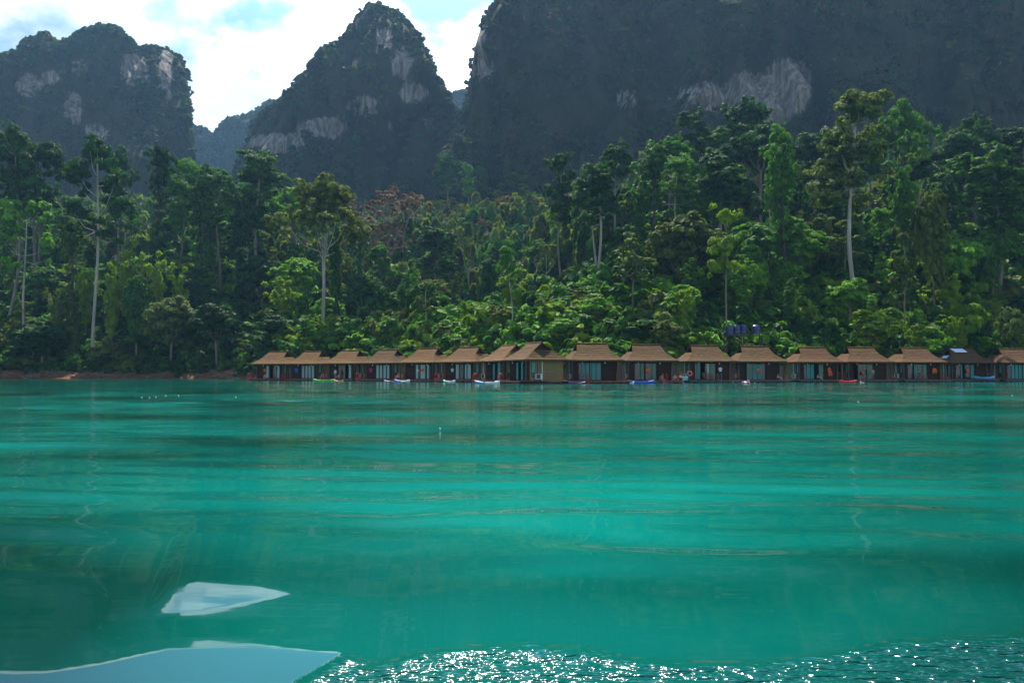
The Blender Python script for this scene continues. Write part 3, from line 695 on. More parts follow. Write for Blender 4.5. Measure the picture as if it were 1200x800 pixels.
# ------------------------------------------------------------------ uncountable growth: instanced clumps (stuff)
def scatter(name, pts, sc, rot, ix, meshes, label, cat):
    pcol = bpy.data.collections.new(name + '_clumps')
    for i, me in enumerate(meshes):
        o = bpy.data.objects.new('leaf_clump_%d' % i, me); pcol.objects.link(o)
    me = bpy.data.meshes.new(name); me.vertices.add(len(pts)); me.vertices.foreach_set('co', np.asarray(pts, np.float32).ravel())
    a = me.attributes.new('sc', 'FLOAT_VECTOR', 'POINT'); a.data.foreach_set('vector', np.asarray(sc, np.float32).ravel())
    a = me.attributes.new('rt', 'FLOAT_VECTOR', 'POINT'); a.data.foreach_set('vector', np.asarray(rot, np.float32).ravel())
    a = me.attributes.new('ix', 'INT', 'POINT'); a.data.foreach_set('value', np.asarray(ix, np.int32))
    o = link(name, me); tag(o, label, cat, kind='stuff')
    ng = bpy.data.node_groups.new(name, 'GeometryNodeTree')
    ng.interface.new_socket('Geometry', in_out='INPUT', socket_type='NodeSocketGeometry'); ng.interface.new_socket('Geometry', in_out='OUTPUT', socket_type='NodeSocketGeometry')
    gi = N(ng, 'NodeGroupInput'); go = N(ng, 'NodeGroupOutput'); ip = N(ng, 'GeometryNodeInstanceOnPoints')
    ci = N(ng, 'GeometryNodeCollectionInfo'); ci.inputs['Collection'].default_value = pcol; ci.inputs['Separate Children'].default_value = True; ci.inputs['Reset Children'].default_value = True
    ip.inputs['Pick Instance'].default_value = True
    def attr(nm, ty):
        n = N(ng, 'GeometryNodeInputNamedAttribute', data_type=ty); n.inputs['Name'].default_value = nm
        return n.outputs['Attribute']
    ng.links.new(gi.outputs[0], ip.inputs['Points']); ng.links.new(ci.outputs[0], ip.inputs['Instance'])
    ng.links.new(attr('sc','FLOAT_VECTOR'), ip.inputs['Scale']); ng.links.new(attr('rt','FLOAT_VECTOR'), ip.inputs['Rotation']); ng.links.new(attr('ix','INT'), ip.inputs['Instance Index'])
    ng.links.new(ip.outputs[0], go.inputs[0])
    md = o.modifiers.new('scatter', 'NODES'); md.node_group = ng
    return o

def clump_mesh(seed, leaf, n, size, k=7, flat=.7):
    rg = np.random.default_rng(seed); C = []; RD = []
    for i in range(k):
        th = rg.random()*6.28; r = .75*rg.random()**.5
        C.append((math.cos(th)*r, math.sin(th)*r, .15+.75*rg.random()*(1-r*.5))); s = .30+.25*rg.random(); RD.append((s*1.1, s*1.1, s*flat*1.1))
    return leaf_mesh('clump', [leaves(rg, C, RD, n, size, shell=.3)], L[leaf])

def undergrowth():
    rg = np.random.default_rng(8)
    n = 5200
    px = rg.random(n)*1330 - 65; d = 3.2 + 150*rg.random(n)**1.5
    y = shore(px) + d; x = (px-600)/F*y; z = ground(x, y)
    keep = ~((px < 245) & (d < 4.6)) & (z > 1.1)
    keep &= ~((np.abs(x-41.5) < 5.5) & (y < 146.5) & (y > 139))
    x, y, z, d, px = x[keep], y[keep], z[keep], d[keep], px[keep]
    s = (1.5 + 2.3*rg.random(len(x))**1.5) * np.clip(.55 + d/22, .55, 1.5)
    sc = np.stack([s*1.15, s*1.15, s*(.8+.6*rg.random(len(x)))], 1)
    names = ['dark','mid','mid','bright','moss','yellow','olive','dark','mid']
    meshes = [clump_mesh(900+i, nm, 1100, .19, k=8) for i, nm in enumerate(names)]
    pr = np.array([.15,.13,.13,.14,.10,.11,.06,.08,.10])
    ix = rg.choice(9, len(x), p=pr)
    left = (px < 330) & (d < 40); ix = np.where(left & np.isin(ix, [3,5,1,2]), 0, ix)  # low bushes on the left turned dark, shade put into their colour
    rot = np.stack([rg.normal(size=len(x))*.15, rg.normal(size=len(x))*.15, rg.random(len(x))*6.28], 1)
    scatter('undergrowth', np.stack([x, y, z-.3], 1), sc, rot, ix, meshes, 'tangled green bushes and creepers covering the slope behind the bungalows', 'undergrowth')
    # low scrub trailing over the top of the red bank
    # far forest in the valley and over the hill crest
    n = 9000
    px = rg.random(n)*1400 - 100; d = 95 + 420*rg.random(n)
    y = shore(px) + d; x = (px-600)/F*y; z = ground(x, y)
    s = 4.0 + 3.5*rg.random(n); sc = np.stack([s, s, s*(1.3+1.3*rg.random(n))], 1)
    nm2 = ['dark','moss','mid','olive','rust','dark']
    m2 = [clump_mesh(950+i, nm, 620, .20, k=9) for i, nm in enumerate(nm2)]
    ix = rg.choice(6, n, p=[.27,.25,.22,.12,.02,.12])
    scatter('distant_forest', np.stack([x, y, z-1], 1), sc, np.stack([x*0, x*0, rg.random(n)*6.28], 1), ix, m2, 'hazy continuous forest filling the valley below the cliffs', 'forest')
    # stones and snags washed out along the water's edge
    st_m = mat('bank_stone', (.13,.10,.07), .9, var=(.07,.045,.03), scale=4)
    sm_ = []
    for q in range(4):
        b_ = MB(); b_.ball((0,0,0), 1.0, 9, 6, .6)
        b_.v = [tuple(np.array(v)*(1+.22*math.sin(v[0]*3+q)+.18*math.sin(v[1]*4+q*2)+.1*rg.normal())) for v in b_.v]; sm_.append(b_.mesh('stone', st_m))
    for q in range(3):
        b_ = MB(); b_.tube([(-2.6,0,0),(-.8,.2,.25),(.8,-.1,.3),(2.8,.2,.9)], [.10,.13,.10,.03], 6)
        for k in range(4): b_.tube([(-1+k*.9,.1,.25),(-.8+k*.9+.4*rg.normal(),.5*rg.normal(),.9+.5*rg.random())], [.06,.015], 5)
        sm_.append(b_.mesh('snag', BARK['grey']))
    n = 420; px = -40+rg.random(n)*345; d = rg.random(n)**1.3*5.5-.2; y = shore(px)+d; x = (px-600)/F*y; z = ground(x, y)
    k_ = (z > -.1) & (z < 3.2); x, y, z = x[k_], y[k_], z[k_]; n = len(x)
    ix = np.where(rg.random(n) < .12, 4+rg.integers(0, 3, n), rg.integers(0, 4, n)); s = np.where(ix < 4, .12+.38*rg.random(n)**2, .55+.5*rg.random(n))
    scatter('shore_stones', np.stack([x, y, z], 1), np.stack([s, s, s], 1), np.stack([x*0, x*0, rg.random(n)*6.28], 1), ix, sm_, 'loose stones and broken branches strewn along the red earth bank', 'stones')
    P = np.concatenate(VEG); n = len(P)
    s = P[:,3]*(1.8 + 2.7*rg.random(n)**1.8); sc = np.stack([s, s, s*(.8+.7*rg.random(n))], 1)
    nm3 = ['dark','scrub','scrub','dryscrub','moss']
    m3 = [clump_mesh(980+i, nm, 260, .30, k=7) for i, nm in enumerate(nm3)]
    br = fbm(P[:,:3]/120, 2, 4) + (P[:,0] > 120)*.35
    ix = np.where(br > .45, rg.choice(5, n, p=[.12,.25,.20,.40,.03]), rg.choice(5, n, p=[.30,.32,.28,.06,.04]))
    scatter('mountain_forest', P[:,:3]-np.array([0,0,1.5]), sc, np.stack([P[:,0]*0, P[:,0]*0, rg.random(n)*6.28], 1), ix, m3, 'dark hazy scrub and trees clinging to the limestone mountains', 'forest')
    print('veg', n)
undergrowth()

# ------------------------------------------------------------------ water
def build_water():
    rg = np.random.default_rng(12)
    ys = np.concatenate([[-150, -20, -4, 0, 1.2, 2.0], np.arange(2.4, 9, .028), np.geomspace(9.03, 330, 560), [800, 2500, 4900]])
    us = np.concatenate([np.linspace(-1.9, -.78, 60)[:-1], np.linspace(-.78, .78, 720), np.linspace(.78, 1.9, 60)[1:]])
    U, Y = np.meshgrid(us, ys)
    X = U * np.where(Y < 0, 60, np.maximum(Y, 0) + 1.2 + 58.8*np.clip(1 - Y/2.0, 0, 1)**2)
    PX = 600 + F * X / np.maximum(Y, .5)
    x = X.ravel(); y = Y.ravel()
    h = np.zeros(len(x))
    def sm(a): a = np.clip(a, 0, 1); return a*a*(3-2*a)
    for grp, (l0, l1, n, srms, d0, d1) in enumerate(((.35,1.0,14,.016,9,26),(.8,1.9,20,.062,4.2,8.5),(2.2,6.5,12,.024,6,16))):
        patch = np.clip(.75 + .55*fbm(np.stack([x/11, y/7, x*0+grp*9], 1), 2, 50+grp), .12, 1.4)
        env = patch*(.025 + .975*sm((y-d0*.6)/(d1-d0*.6)))*(1-.30*sm((y-35)/60))
        env = env*(1 - .58*np.exp(-((PX.ravel()-305)/115)**2)*(y < 26) - .25*np.exp(-((PX.ravel()-535)/45)**2)*(y < 26))
        for i in range(n):
            lam = l0*(l1/l0)**((i+.5)/n); th = rg.normal()*R(13) + R(4)
            k = 2*math.pi/lam; a = srms*math.sqrt(2.0/n)/k
            ph = rg.random()*6.28 + 2.6*vnoise(np.stack([x/(lam*4), y/(lam*3), x*0+i+grp*20], 1), i)
            h += a*np.sin(k*(x*math.sin(th) + y*math.cos(th)) + ph) * env
    h = h.reshape(X.shape)
    # nearer the boat: one smooth dimple and the rising face of a wave
    def D_of(py): return CAMZ*F/(py - HORIZON)
    SL = np.zeros_like(X)
    nb = fbm(np.stack([x/.28, y/.28, x*0], 1), 3, 61).reshape(X.shape)
    PYw = HORIZON + CAMZ*F/np.maximum(Y, .8)
    top = 27+np.interp(PX, [170,205,235,300,352], [718,690,683,684,690])
    bot = 27+np.interp(PX, [170,190,240,300,345,370], [717,718,713,703,695,690])
    ed = 5.0
    blob = sm((PYw-top)/ed+.5)*sm((bot-PYw)/ed+.5)*sm((PX-160)/50)*sm((388-PX)/40)
    SLb = np.where((Y > 2.0) & (Y < 9), .074*blob - .05*sm((PYw-743)/10)*sm((782-PYw)/10)*np.exp(-((PX-265)/110)**2), 0)
    yc = np.interp(PX, [-400,0,60,130,200,300,400,440,470,520,600,680,740,820,900,960,1040,1120,1200,1500], [770,775,776,768,757,755,760,772,770,761,757,758,768,771,768,762,750,744,739,742]) + nb*1.2
    yc = yc + np.interp(PX, [0,500,900,1200], [34,30,34,40])
    wave = sm((PYw-yc)/9.0) * np.clip((PYw*0+1),0,1)
    wave *= 1 - sm((3.0-Y)/.6)
    SL += wave*np.interp(PX, [0,440,470,1200], [.15,.15,.17,.17])
    SL = np.where((Y > 2.0) & (Y < 9), SL, 0)
    dy = np.diff(Y[:,0])[:,None]
    H2 = np.concatenate([np.zeros((1, X.shape[1])), np.cumsum(.5*(SL[1:]+SL[:-1])*dy, 0)], 0)
    tot = H2[-1:, :]
    H2 = H2 - tot*sm((Y-4.4)/8.0)
    Hb = np.concatenate([np.zeros((1, X.shape[1])), np.cumsum(.5*(SLb[1:]+SLb[:-1])*dy, 0)], 0)
    H2 += Hb - Hb[-1:, :]*sm((Y-5.2)/2.6)
    tail = 1 - sm((Y-60)/100)
    h = h + H2
    h = np.where((Y < 1.5) | (Y > 340), 0, h)
    rip = wave*sm((PX-(392+(800-PYw)*2.2))/26)
    rip = rip.ravel()
    chop = (.12+.88*sm((Y-9)/30)).ravel()*(1-wave.ravel())
    body_tone = .50 + .42*fbm(np.stack([x/5.5, y/3.2, x*0], 1), 3, 88)  # base tone: random patches, paler in the middle, darker near, left and far
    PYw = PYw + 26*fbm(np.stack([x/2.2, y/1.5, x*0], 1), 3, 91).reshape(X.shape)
    body_tone = body_tone.reshape(X.shape) + .45*np.exp(-((PX-680)/230)**2-((PYw-600)/52)**2) - .42*sm((PYw-620)/110)*(1-.6*np.exp(-((PX-640)/120)**2-((PYw-690)/14)**2)) - .10*sm((300-PX)/300) - .15*sm((470-PYw)/25)
    body_tone = np.clip(body_tone, 0, 1).ravel()
    m = bpy.data.materials.new('lake_water'); m.use_nodes = True; t = m.node_tree; b = t.nodes['Principled BSDF']
    b.inputs['IOR'].default_value = 1.42; b.inputs['Roughness'].default_value = .05
    g = N(t, 'ShaderNodeNewGeometry')
    nc = N(t, 'ShaderNodeAttribute', attribute_name='body_tone')
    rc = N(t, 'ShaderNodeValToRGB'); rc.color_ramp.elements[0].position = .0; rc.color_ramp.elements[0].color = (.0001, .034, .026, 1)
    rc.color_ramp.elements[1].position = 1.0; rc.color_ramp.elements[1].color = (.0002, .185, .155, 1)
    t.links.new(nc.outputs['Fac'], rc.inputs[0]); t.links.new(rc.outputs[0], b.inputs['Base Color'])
    # small wind ripples (all over, stretched sideways) and the fine chop on the near wave
    def noise(scale, stretch, det, rough=.55):
        q = N(t, 'ShaderNodeMapping'); q.inputs['Scale'].default_value = stretch; t.links.new(g.outputs['Position'], q.inputs[0])
        n = N(t, 'ShaderNodeTexNoise'); n.inputs['Scale'].default_value = scale; n.inputs['Detail'].default_value = det; n.inputs['Roughness'].default_value = rough
        t.links.new(q.outputs[0], n.inputs['Vector']); return n.outputs['Fac']
    b1 = N(t, 'ShaderNodeBump'); b1.inputs['Strength'].default_value = 1.0; b1.inputs['Distance'].default_value = .040
    ac = N(t, 'ShaderNodeAttribute', attribute_name='chop')
    h1 = N(t, 'ShaderNodeMath', operation='MULTIPLY'); t.links.new(noise(1.6, (.40, 1.3, 1), 3), h1.inputs[0]); t.links.new(ac.outputs['Fac'], h1.inputs[1])
    t.links.new(h1.outputs[0], b1.inputs['Height'])
    a = N(t, 'ShaderNodeAttribute', attribute_name='ripple')
    hm = N(t, 'ShaderNodeMath', operation='MULTIPLY'); t.links.new(noise(19, (.5, 1.2, 1), 2.0, .5), hm.inputs[0]); t.links.new(a.outputs['Fac'], hm.inputs[1])
    rm = N(t, 'ShaderNodeMath', operation='MULTIPLY_ADD'); rm.inputs[1].default_value = .085; rm.inputs[2].default_value = .05; t.links.new(a.outputs['Fac'], rm.inputs[0]); t.links.new(rm.outputs[0], b.inputs['Roughness'])
    b2 = N(t, 'ShaderNodeBump'); b2.inputs['Strength'].default_value = 1.0; b2.inputs['Distance'].default_value = .056
    t.links.new(hm.outputs[0], b2.inputs['Height']); t.links.new(b1.outputs[0], b2.inputs['Normal']); t.links.new(b2.outputs[0], b.inputs['Normal'])
    me = grid_mesh('water', X, Y, h, m, {'ripple': ('POINT', rip), 'chop': ('POINT', chop), 'body_tone': ('POINT', body_tone)})
    tag(link('water', me), kind='structure')
build_water()

# ------------------------------------------------------------------ haze
def build_haze():
    m = bpy.data.materials.new('haze_air'); m.use_nodes = True; t = m.node_tree; t.nodes.clear()
    v = N(t, 'ShaderNodeVolumePrincipled'); v.inputs['Color'].default_value = (.30, .60, 1.0, 1)
    v.inputs['Density'].default_value = .00010; v.inputs['Anisotropy'].default_value = .35
    o = N(t, 'ShaderNodeOutputMaterial'); t.links.new(v.outputs[0], o.inputs['Volume'])
    mb = MB(); mb.box(-5200, 5200, -500, 5300, -15, 620)
    tag(mb.build('haze', m), 'thin blue haze lying over the lake and mountains', 'haze', kind='stuff')
build_haze()

# ------------------------------------------------------------------ floating bungalows
def plank_mat(name, c0, c1, rows=5.0):
    m = mat(name, c0, .92, spec=.15, var=c1, scale=1.2, stretch=(.5,.5,6), bump=0)
    t = m.node_tree; b = t.nodes['Principled BSDF']
    c = N(t, 'ShaderNodeTexCoord'); wv = N(t, 'ShaderNodeTexWave', bands_direction='Z'); wv.inputs['Scale'].default_value = rows/3.14; wv.inputs['Distortion'].default_value = .4
    t.links.new(c.outputs['Object'], wv.inputs[0]); bp = N(t, 'ShaderNodeBump'); bp.inputs['Strength'].default_value = .6; bp.inputs['Distance'].default_value = .05
    t.links.new(wv.outputs['Fac'], bp.inputs['Height']); t.links.new(bp.outputs[0], b.inputs['Normal'])
    return m
M_ROOF = [plank_mat('thatch_%s' % n, a, b_, 3.2) for n, a, b_ in (('tan', (.070,.035,.012), (.150,.080,.027)), ('brown', (.048,.027,.011), (.115,.064,.024)), ('red', (.055,.028,.012), (.115,.060,.024)))]
M_UNDER = mat('roof_underside', (.05,.03,.02), .9, var=(.03,.02,.012), scale=3)
M_PLANK = plank_mat('dark_planks', (.026,.014,.010), (.055,.031,.021), 4.5)
M_TAN = plank_mat('tan_panels', (.17,.12,.06), (.23,.165,.085), 1.0)
M_DECK = mat('deck_boards', (.20,.055,.035), .7, var=(.13,.045,.03), scale=2, stretch=(6,.6,1))
M_GREYDECK = mat('worn_deck_boards', (.11,.085,.085), .7, var=(.07,.05,.05), scale=2, stretch=(6,.6,1))
M_FLOAT = mat('float_drum', (.02,.02,.025), .5, var=(.035,.03,.03), scale=3)
M_FRAME = mat('dark_frame', (.035,.02,.015), .6, var=(.05,.03,.02), scale=5)
M_GLASS = mat('door_glass', (.010,.018,.018), .08, var=(.014,.022,.022), scale=.5)
M_CURT = [mat('curtain_teal', (.05,.26,.25), .8, var=(.09,.36,.34), scale=3, stretch=(8,8,.4)), mat('curtain_pale', (.42,.55,.53), .8, var=(.30,.45,.44), scale=3, stretch=(8,8,.4)), mat('curtain_green', (.08,.24,.17), .8, var=(.14,.32,.2), scale=3, stretch=(8,8,.4))]
M_RAIL = mat('rail_paint', (.23,.055,.03), .55, var=(.17,.04,.025), scale=6)
M_RED = mat('ladder_red', (.50,.035,.03), .4, var=(.38,.03,.03), scale=6)
M_GREYM = mat('ladder_grey', (.20,.15,.16), .4, var=(.15,.11,.12), scale=6)
M_WHITE = mat('white_plastic', (.72,.74,.72), .45, var=(.62,.64,.62), scale=4)
M_BLACK = mat('black_plastic', (.015,.015,.018), .5, var=(.025,.025,.025), scale=4)
M_PIPE = mat('pale_pipe', (.45,.58,.54), .5, var=(.36,.50,.47), scale=3)
M_LAMP = mat('lamp_glass', (.75,.8,.78), .3, var=(.7,.74,.72), scale=3)

def house_meshes_roof(rg, sag):
    """front/back slopes with a kick at the gable foot, hipped skirts, raked gables"""
    e = .0
    RX, RZ = 2.05, 5.45           # ridge
    BX, BY, BZ = 2.35, 1.35, 4.42 # foot of the gable
    EX, EY, EZ = 3.75, 3.35, 3.12 # eave corners
    nx, ny = 22, 7
    rs = MB()
    def slope(sg):
        V = []; 
        for j in range(2*ny+1):
            f = j/(2*ny)
            if f <= .5:
                g = f/.5; hx = RX + (BX-RX)*g; y = BY*g; z = RZ + (BZ-RZ)*g
            else:
                g = (f-.5)/.5; hx = BX + (EX-BX)*g; y = BY + (EY-BY)*g; z = BZ + (EZ-BZ)*g - .09*math.sin(g*math.pi)
            for i in range(nx+1):
                u = -1+2*i/nx
                V.append((hx*u, sg*y, z - sag*(1-u*u) + rg.normal()*.012))
        Fs = []
        for j in range(2*ny):
            for i in range(nx):
                a = j*(nx+1)+i; q = (a, a+1, a+nx+2, a+nx+1)
                Fs.append(q if sg > 0 else q[::-1])
        rs.add(V, Fs)
    slope(-1); slope(1)
    for sx in (-1, 1):      # hipped skirts
        V = []
        for j in range(ny+1):
            g = j/ny; hy = BY+(EY-BY)*g; xx = BX+(EX-BX)*g; z = BZ+(EZ-BZ)*g-.09*math.sin(g*math.pi)
            for i in range(11): V.append((sx*xx, hy*(-1+2*i/10), z+rg.normal()*.01))
        Fs = []
        for j in range(ny):
            for i in range(10):
                a = j*11+i; q = (a, a+1, a+12, a+11); Fs.append(q if sx < 0 else q[::-1])
        rs.add(V, Fs)
    # ragged thick thatch edge along the eaves and rakes
    t_ = .14
    def edge(p, q, n):
        for i in range(n):
            a = Vector(p).lerp(Vector(q), i/n); b = Vector(p).lerp(Vector(q), (i+1)/n); d0 = t_+rg.random()*.07; d1 = d0
            nrm = Vector((a.y-b.y, b.x-a.x, 0)).normalized()*.012 if (a-b).length else Vector()
            rs.add([a+nrm, b+nrm, b+nrm-Vector((0,0,d1)), a+nrm-Vector((0,0,d0))], [(0,1,2,3)])
    edge((-EX,-EY,EZ),(EX,-EY,EZ),38); edge((EX,EY,EZ),(-EX,EY,EZ),30); edge((-EX,EY,EZ),(-EX,-EY,EZ),30); edge((EX,-EY,EZ),(EX,EY,EZ),30)
    for sx in (-1, 1):
        for sy in (-1, 1): edge((sx*RX,0,RZ-.02),(sx*BX,sy*BY,BZ-.02),8)
    un = MB(); un.add([(-EX+.08,-EY+.08,EZ-.12),(EX-.08,-EY+.08,EZ-.12),(EX-.08,EY-.08,EZ-.12),(-EX+.08,EY-.08,EZ-.12)], [(3,2,1,0)])
    gb = []
    for sx in (-1, 1):
        g = MB(); x = sx*(RX-.45)
        g.add([(x,-BY+.1,BZ-.3),(x,BY-.1,BZ-.3),(x,0,RZ-.18)], [(0,1,2) if sx > 0 else (2,1,0)])
        for k in range(5):
            z = BZ+.02+k*.17; hw = (BY-.1)*(RZ-.18-z)/(RZ-.18-BZ+.3)
            if hw > .1: g.box(x+sx*.01, x+sx*.05, -hw, hw, z, z+.07)
        gb.append(g)
    return rs, un, gb

def ladder_mesh(mb, x, y, ztop, dz, w_=.5, r=.045):
    for sx in (-1, 1):
        X = x+sx*w_/2
        mb.tube([(X,y+.55,dz),(X,y+.5,dz+.55),(X,y+.3,ztop-.03),(X,y+.1,ztop),(X,y-.12,ztop-.2),(X,y-.18,dz),(X,y-.2,-1.0)], r, 7)
    for k in range(4): mb.tube([(x-w_/2,y-.18,-.2+k*.22),(x+w_/2,y-.18,-.2+k*.22)], r*.8, 6)

def chairs(): pass
HOUSES = []
def bungalow(i, px, pyr, D, phi, mir, label, roof=0, curtains=None, openpos=None, ladder=None, deckc='red', ac=True, rail=True, panels=False, front_deck=1.0, lamps=(-1.9,1.2)):
    rg = np.random.default_rng(1000+i)
    x = (px-600)/F*D*1.0
    e = empty('floating_bungalow', (x, D, 0), R(phi)); tag(e, label, 'bungalow', 'thatched floating bungalows in a row')
    if pyr: e.scale = (1,1,1)
    m = mir
    fl = MB()
    for k in range(8):
        fx = -3.4+.97*k; fl.tube([(fx,-3.9,-.02),(fx,3.2,-.02)], .27, 10)
    fl.build('float', M_FLOAT, e, True)
    dk = MB(); n = 30
    for k in range(n):
        x0 = -3.85+7.7*k/n; dk.box(x0+.01, x0+7.7/n-.01, -3.0-1.1*front_deck+rg.random()*.02, 3.2, .32, .40)
    dk.box(-3.8, 3.8, -3.0-1.1*front_deck-.06, -3.0-1.1*front_deck-.01, .14, .39)
    dk.build('deck', M_DECK if deckc=='red' else M_GREYDECK, e)
    # walls: plank panel, glazed front between posts, tan sides
    W2, Y0, Y1, Z0, Z1 = 3.1, -2.45, 2.7, .402, 3.02
    xl, xr = (-W2, W2)
    g0, g1 = m*-2.35, m*.75       # glazed part
    p0, p1 = m*.95, m*2.55        # plank panel
    wl = MB(); wl.box(p0, p1, Y0-.10, Y0+.02, Z0, Z1)
    wl.build('plank_panel', M_PLANK, e)
    wf = MB()
    wf.box(m*-W2, g0, Y0, Y0+.12, Z0, Z1); wf.box(g1+m*.005, p0-m*.005, Y0, Y0+.12, Z0, Z1); wf.box(p1+m*.005, m*W2, Y0+.3, Y0+.42, Z0, Z1)
    wf.box(g0, g1, Y0+.01, Y0+.11, 2.78, Z1)
    wf.box(-W2+.13, W2-.13, Y1-.12, Y1, Z0, Z1)
    wf.build('wall', M_PLANK, e)
    sd = MB()
    for sx in (-1, 1):
        X = sx*W2; a, b_ = (X-sx*.10, X)
        sd.box(a, b_, -1.15, Y1-.13, Z0, Z1); sd.box(a, b_, Y0+.13, -2.1, Z0, Z1); sd.box(a, b_, -2.1, -1.15, 2.8, Z1); sd.box(a, b_, -2.1, -1.15, Z0, .75)
        for k in range(4): sd.box(X+sx*.003, X+sx*.03, -.95+k*1.15, -.90+k*1.15, Z0, Z1)
    sd.build('side_wall', M_TAN, e)
    inn = MB(); inn.box(-W2+.2, W2-.2, .6, .7, Z0, Z1-.05); inn.build('room_partition', M_PLANK, e)
    for sx in (-1, 1):      # side windows
        X = sx*(W2-.05)
        f = MB(); f.box(X-.04, X+.04, -2.09, -2.03, .76, 2.79); f.box(X-.04, X+.04, -1.22, -1.16, .76, 2.79); f.box(X-.04, X+.04, -2.02, -1.23, 1.35, 1.41)
        wo_ = f.build('window', M_FRAME, e)
        q = MB(); q.box(X-.012, X+.012, -2.02, -1.23, 1.42, 2.78); q.box(X-.012, X+.012, -2.02, -1.23, .77, 1.34); q.build('pane', M_GLASS, wo_)
        c = MB()
        for k in range(5): c.tube([(X-sx*.0+sx*.03,-1.98+k*.085,1.45),(X+sx*.03,-1.98+k*.085,2.76)], .045, 6)
        c.build('curtain', M_CURT[0], wo_)
    # sliding door: frame bars, dark glass, curtains behind open leaves
    fr = MB(); lo, hi = min(g0,g1), max(g0,g1)
    for k in range(5):
        X = lo+(hi-lo)*k/4; fr.box(max(lo,X-.035)+.001, min(hi,X+.035)-.001, Y0+.03, Y0+.09, Z0+.002, 2.775)
    dr = fr.build('sliding_door', M_FRAME, e)
    op = openpos if openpos is not None else 1
    for k in range(4):
        if k == op: continue
        q = MB(); a = lo+(hi-lo)*k/4+.04; b_ = lo+(hi-lo)*(k+1)/4-.04
        q.box(a, b_, Y0+.052, Y0+.062, Z0+.06, 2.74); q.build('pane', M_GLASS, dr)
    for (cx, cw, cm) in (curtains or [(.12,.13,0),(.36,.1,0),(.62,.13,0),(.86,.12,0)]):
        c = MB(); X = lo+(hi-lo)*(cx if m > 0 else 1-cx); ww = (hi-lo)*cw; nn = max(3, int(ww/.09))
        for k in range(nn+1):
            xx = X-ww/2+ww*k/nn; c.tube([(xx, Y0-.02+.02*(k%2), .52),(xx+rg.normal()*.01, Y0-.02+.02*(k%2), 2.74)], .05, 6)
        c.build('curtain', M_CURT[cm], e)
    # corner posts
    for sx in (-1, 1):
        p = MB(); p.box(sx*3.35-.07, sx*3.35+.07, -3.05, -2.91, .402, 3.0); p.build('post', M_FRAME, e)
    # rainwater pipe and air conditioner on the glazed side
    X = -m*(W2+.12)
    p = MB(); p.tube([(X,-.6,.402),(X,-.6,3.0)], .075, 8); p.build('drainpipe', M_PIPE, e)
    if ac:
        a = MB(); yy = -1.5 if abs(phi) > 50 else -1.2
        a.box(X-m*.02-.17, X-m*.02+.17, yy-.1, yy+.8, .62, 1.28); a.cm = 1
        for k in (0,1): a.box(X-.1, X+.1, yy+k*.6, yy+.06+k*.6, .402, .618)
        ao = a.build('air_conditioner', [M_WHITE, M_BLACK], e)
        gme = MB(); cx_ = X-m*.20
        for k in range(9): gme.box(cx_-.012, cx_+.012, yy+.0+.0, yy+.55, .70+.062*k, .73+.062*k)
        gme.box(cx_+m*.004-.003, cx_+m*.004+.003, yy-.02, yy+.57, .68, 1.24); gme.build('fan_grille', M_BLACK, ao)
        gf = MB(); gf.box(X-m*.02+.05, X-m*.02+.10, yy-.12, yy-.105, .7, 1.2); gf.build('vent_slats', M_BLACK, ao)
    # railing in the gap beside the plank panel
    if rail:
        r_ = MB(); a, b_ = sorted((m*2.75, m*4.15)); yy = -2.75
        for k in range(3): r_.box(a, b_, yy-.03, yy+.03, .75+.33*k, .82+.33*k)
        for k in range(3): r_.box(a-.03+(b_-a)*k/2, a+.05+(b_-a)*k/2, yy-.045, yy+.045, .402 if k!=(2 if m>0 else 0) else .3, 1.52)
        r_.build('railing', M_RAIL, e)
        gw = MB(); a, b_ = sorted((m*3.86, m*4.9)); gw.box(a, b_, -2.9, 1.2, .28, .38); gw.box(a, b_, .9, 1.0, .385, 2.5); gw.build('gangway', M_GREYDECK, e)
    for lx in lamps:
        l = MB(); l.ball((m*lx, -2.75, 2.72), .09, 10, 8); l.tube([(m*lx,-2.75,2.79),(m*lx,-2.75,2.98)], .02, 6); l.build('porch_lamp', M_LAMP, e, True)
    if ladder:
        for (lx, col) in ladder:
            l = MB(); ladder_mesh(l, lx, -3.0-1.1*front_deck-.1, 1.35, .40); l.build('pool_ladder', M_RED if col=='red' else M_GREYM, e, True)
    rs, un, gb = house_meshes_roof(rg, .05)
    ro = rs.build('roof', [M_ROOF[roof]], e)
    un.build('soffit', M_UNDER, ro)
    for g in gb: g.build('gable_vent', M_UNDER, ro)
    rc = MB(); rc.tube([(-2.1,0,5.44),(0,0,5.40),(2.1,0,5.44)], .10, 8); rc.build('ridge_cap', M_ROOF[(roof+1)%3], ro)
    if panels:
        for (ax, bx, f0, f1) in ((-1.75,.35,.10,.62),):
            def P(xx, f): y = -1.35*f; return (xx+.0, y-.02, 5.45-1.03*f+.10)
            q = MB(); a,b_,c,d = P(ax,f0),P(bx,f0),P(bx+.35,f1),P(ax+.35,f1)
            lo_ = [tuple(np.array(v)-np.array((0,0,.05))) for v in (a,b_,c,d)]
            q.add([a,b_,c,d]+lo_, [(3,2,1,0),(4,5,6,7),(0,1,5,4),(1,2,6,5),(2,3,7,6),(3,0,4,7)])
            q.build('roof_sheet', mat('shiny_sheet', (.75,.78,.80), .25, metal=.6, var=(.62,.66,.7), scale=3), e)
        q = MB(); q.add([(-3.1,-1.2,3.85),(-3.1,.3,3.85),(-2.65,.3,4.27),(-2.65,-1.2,4.27)], [(0,1,2,3),(3,2,1,0)][:1])
        q.add([(-3.1,-1.2,3.81),(-3.1,.3,3.81),(-2.65,.3,4.23),(-2.65,-1.2,4.23)], [(3,2,1,0)])
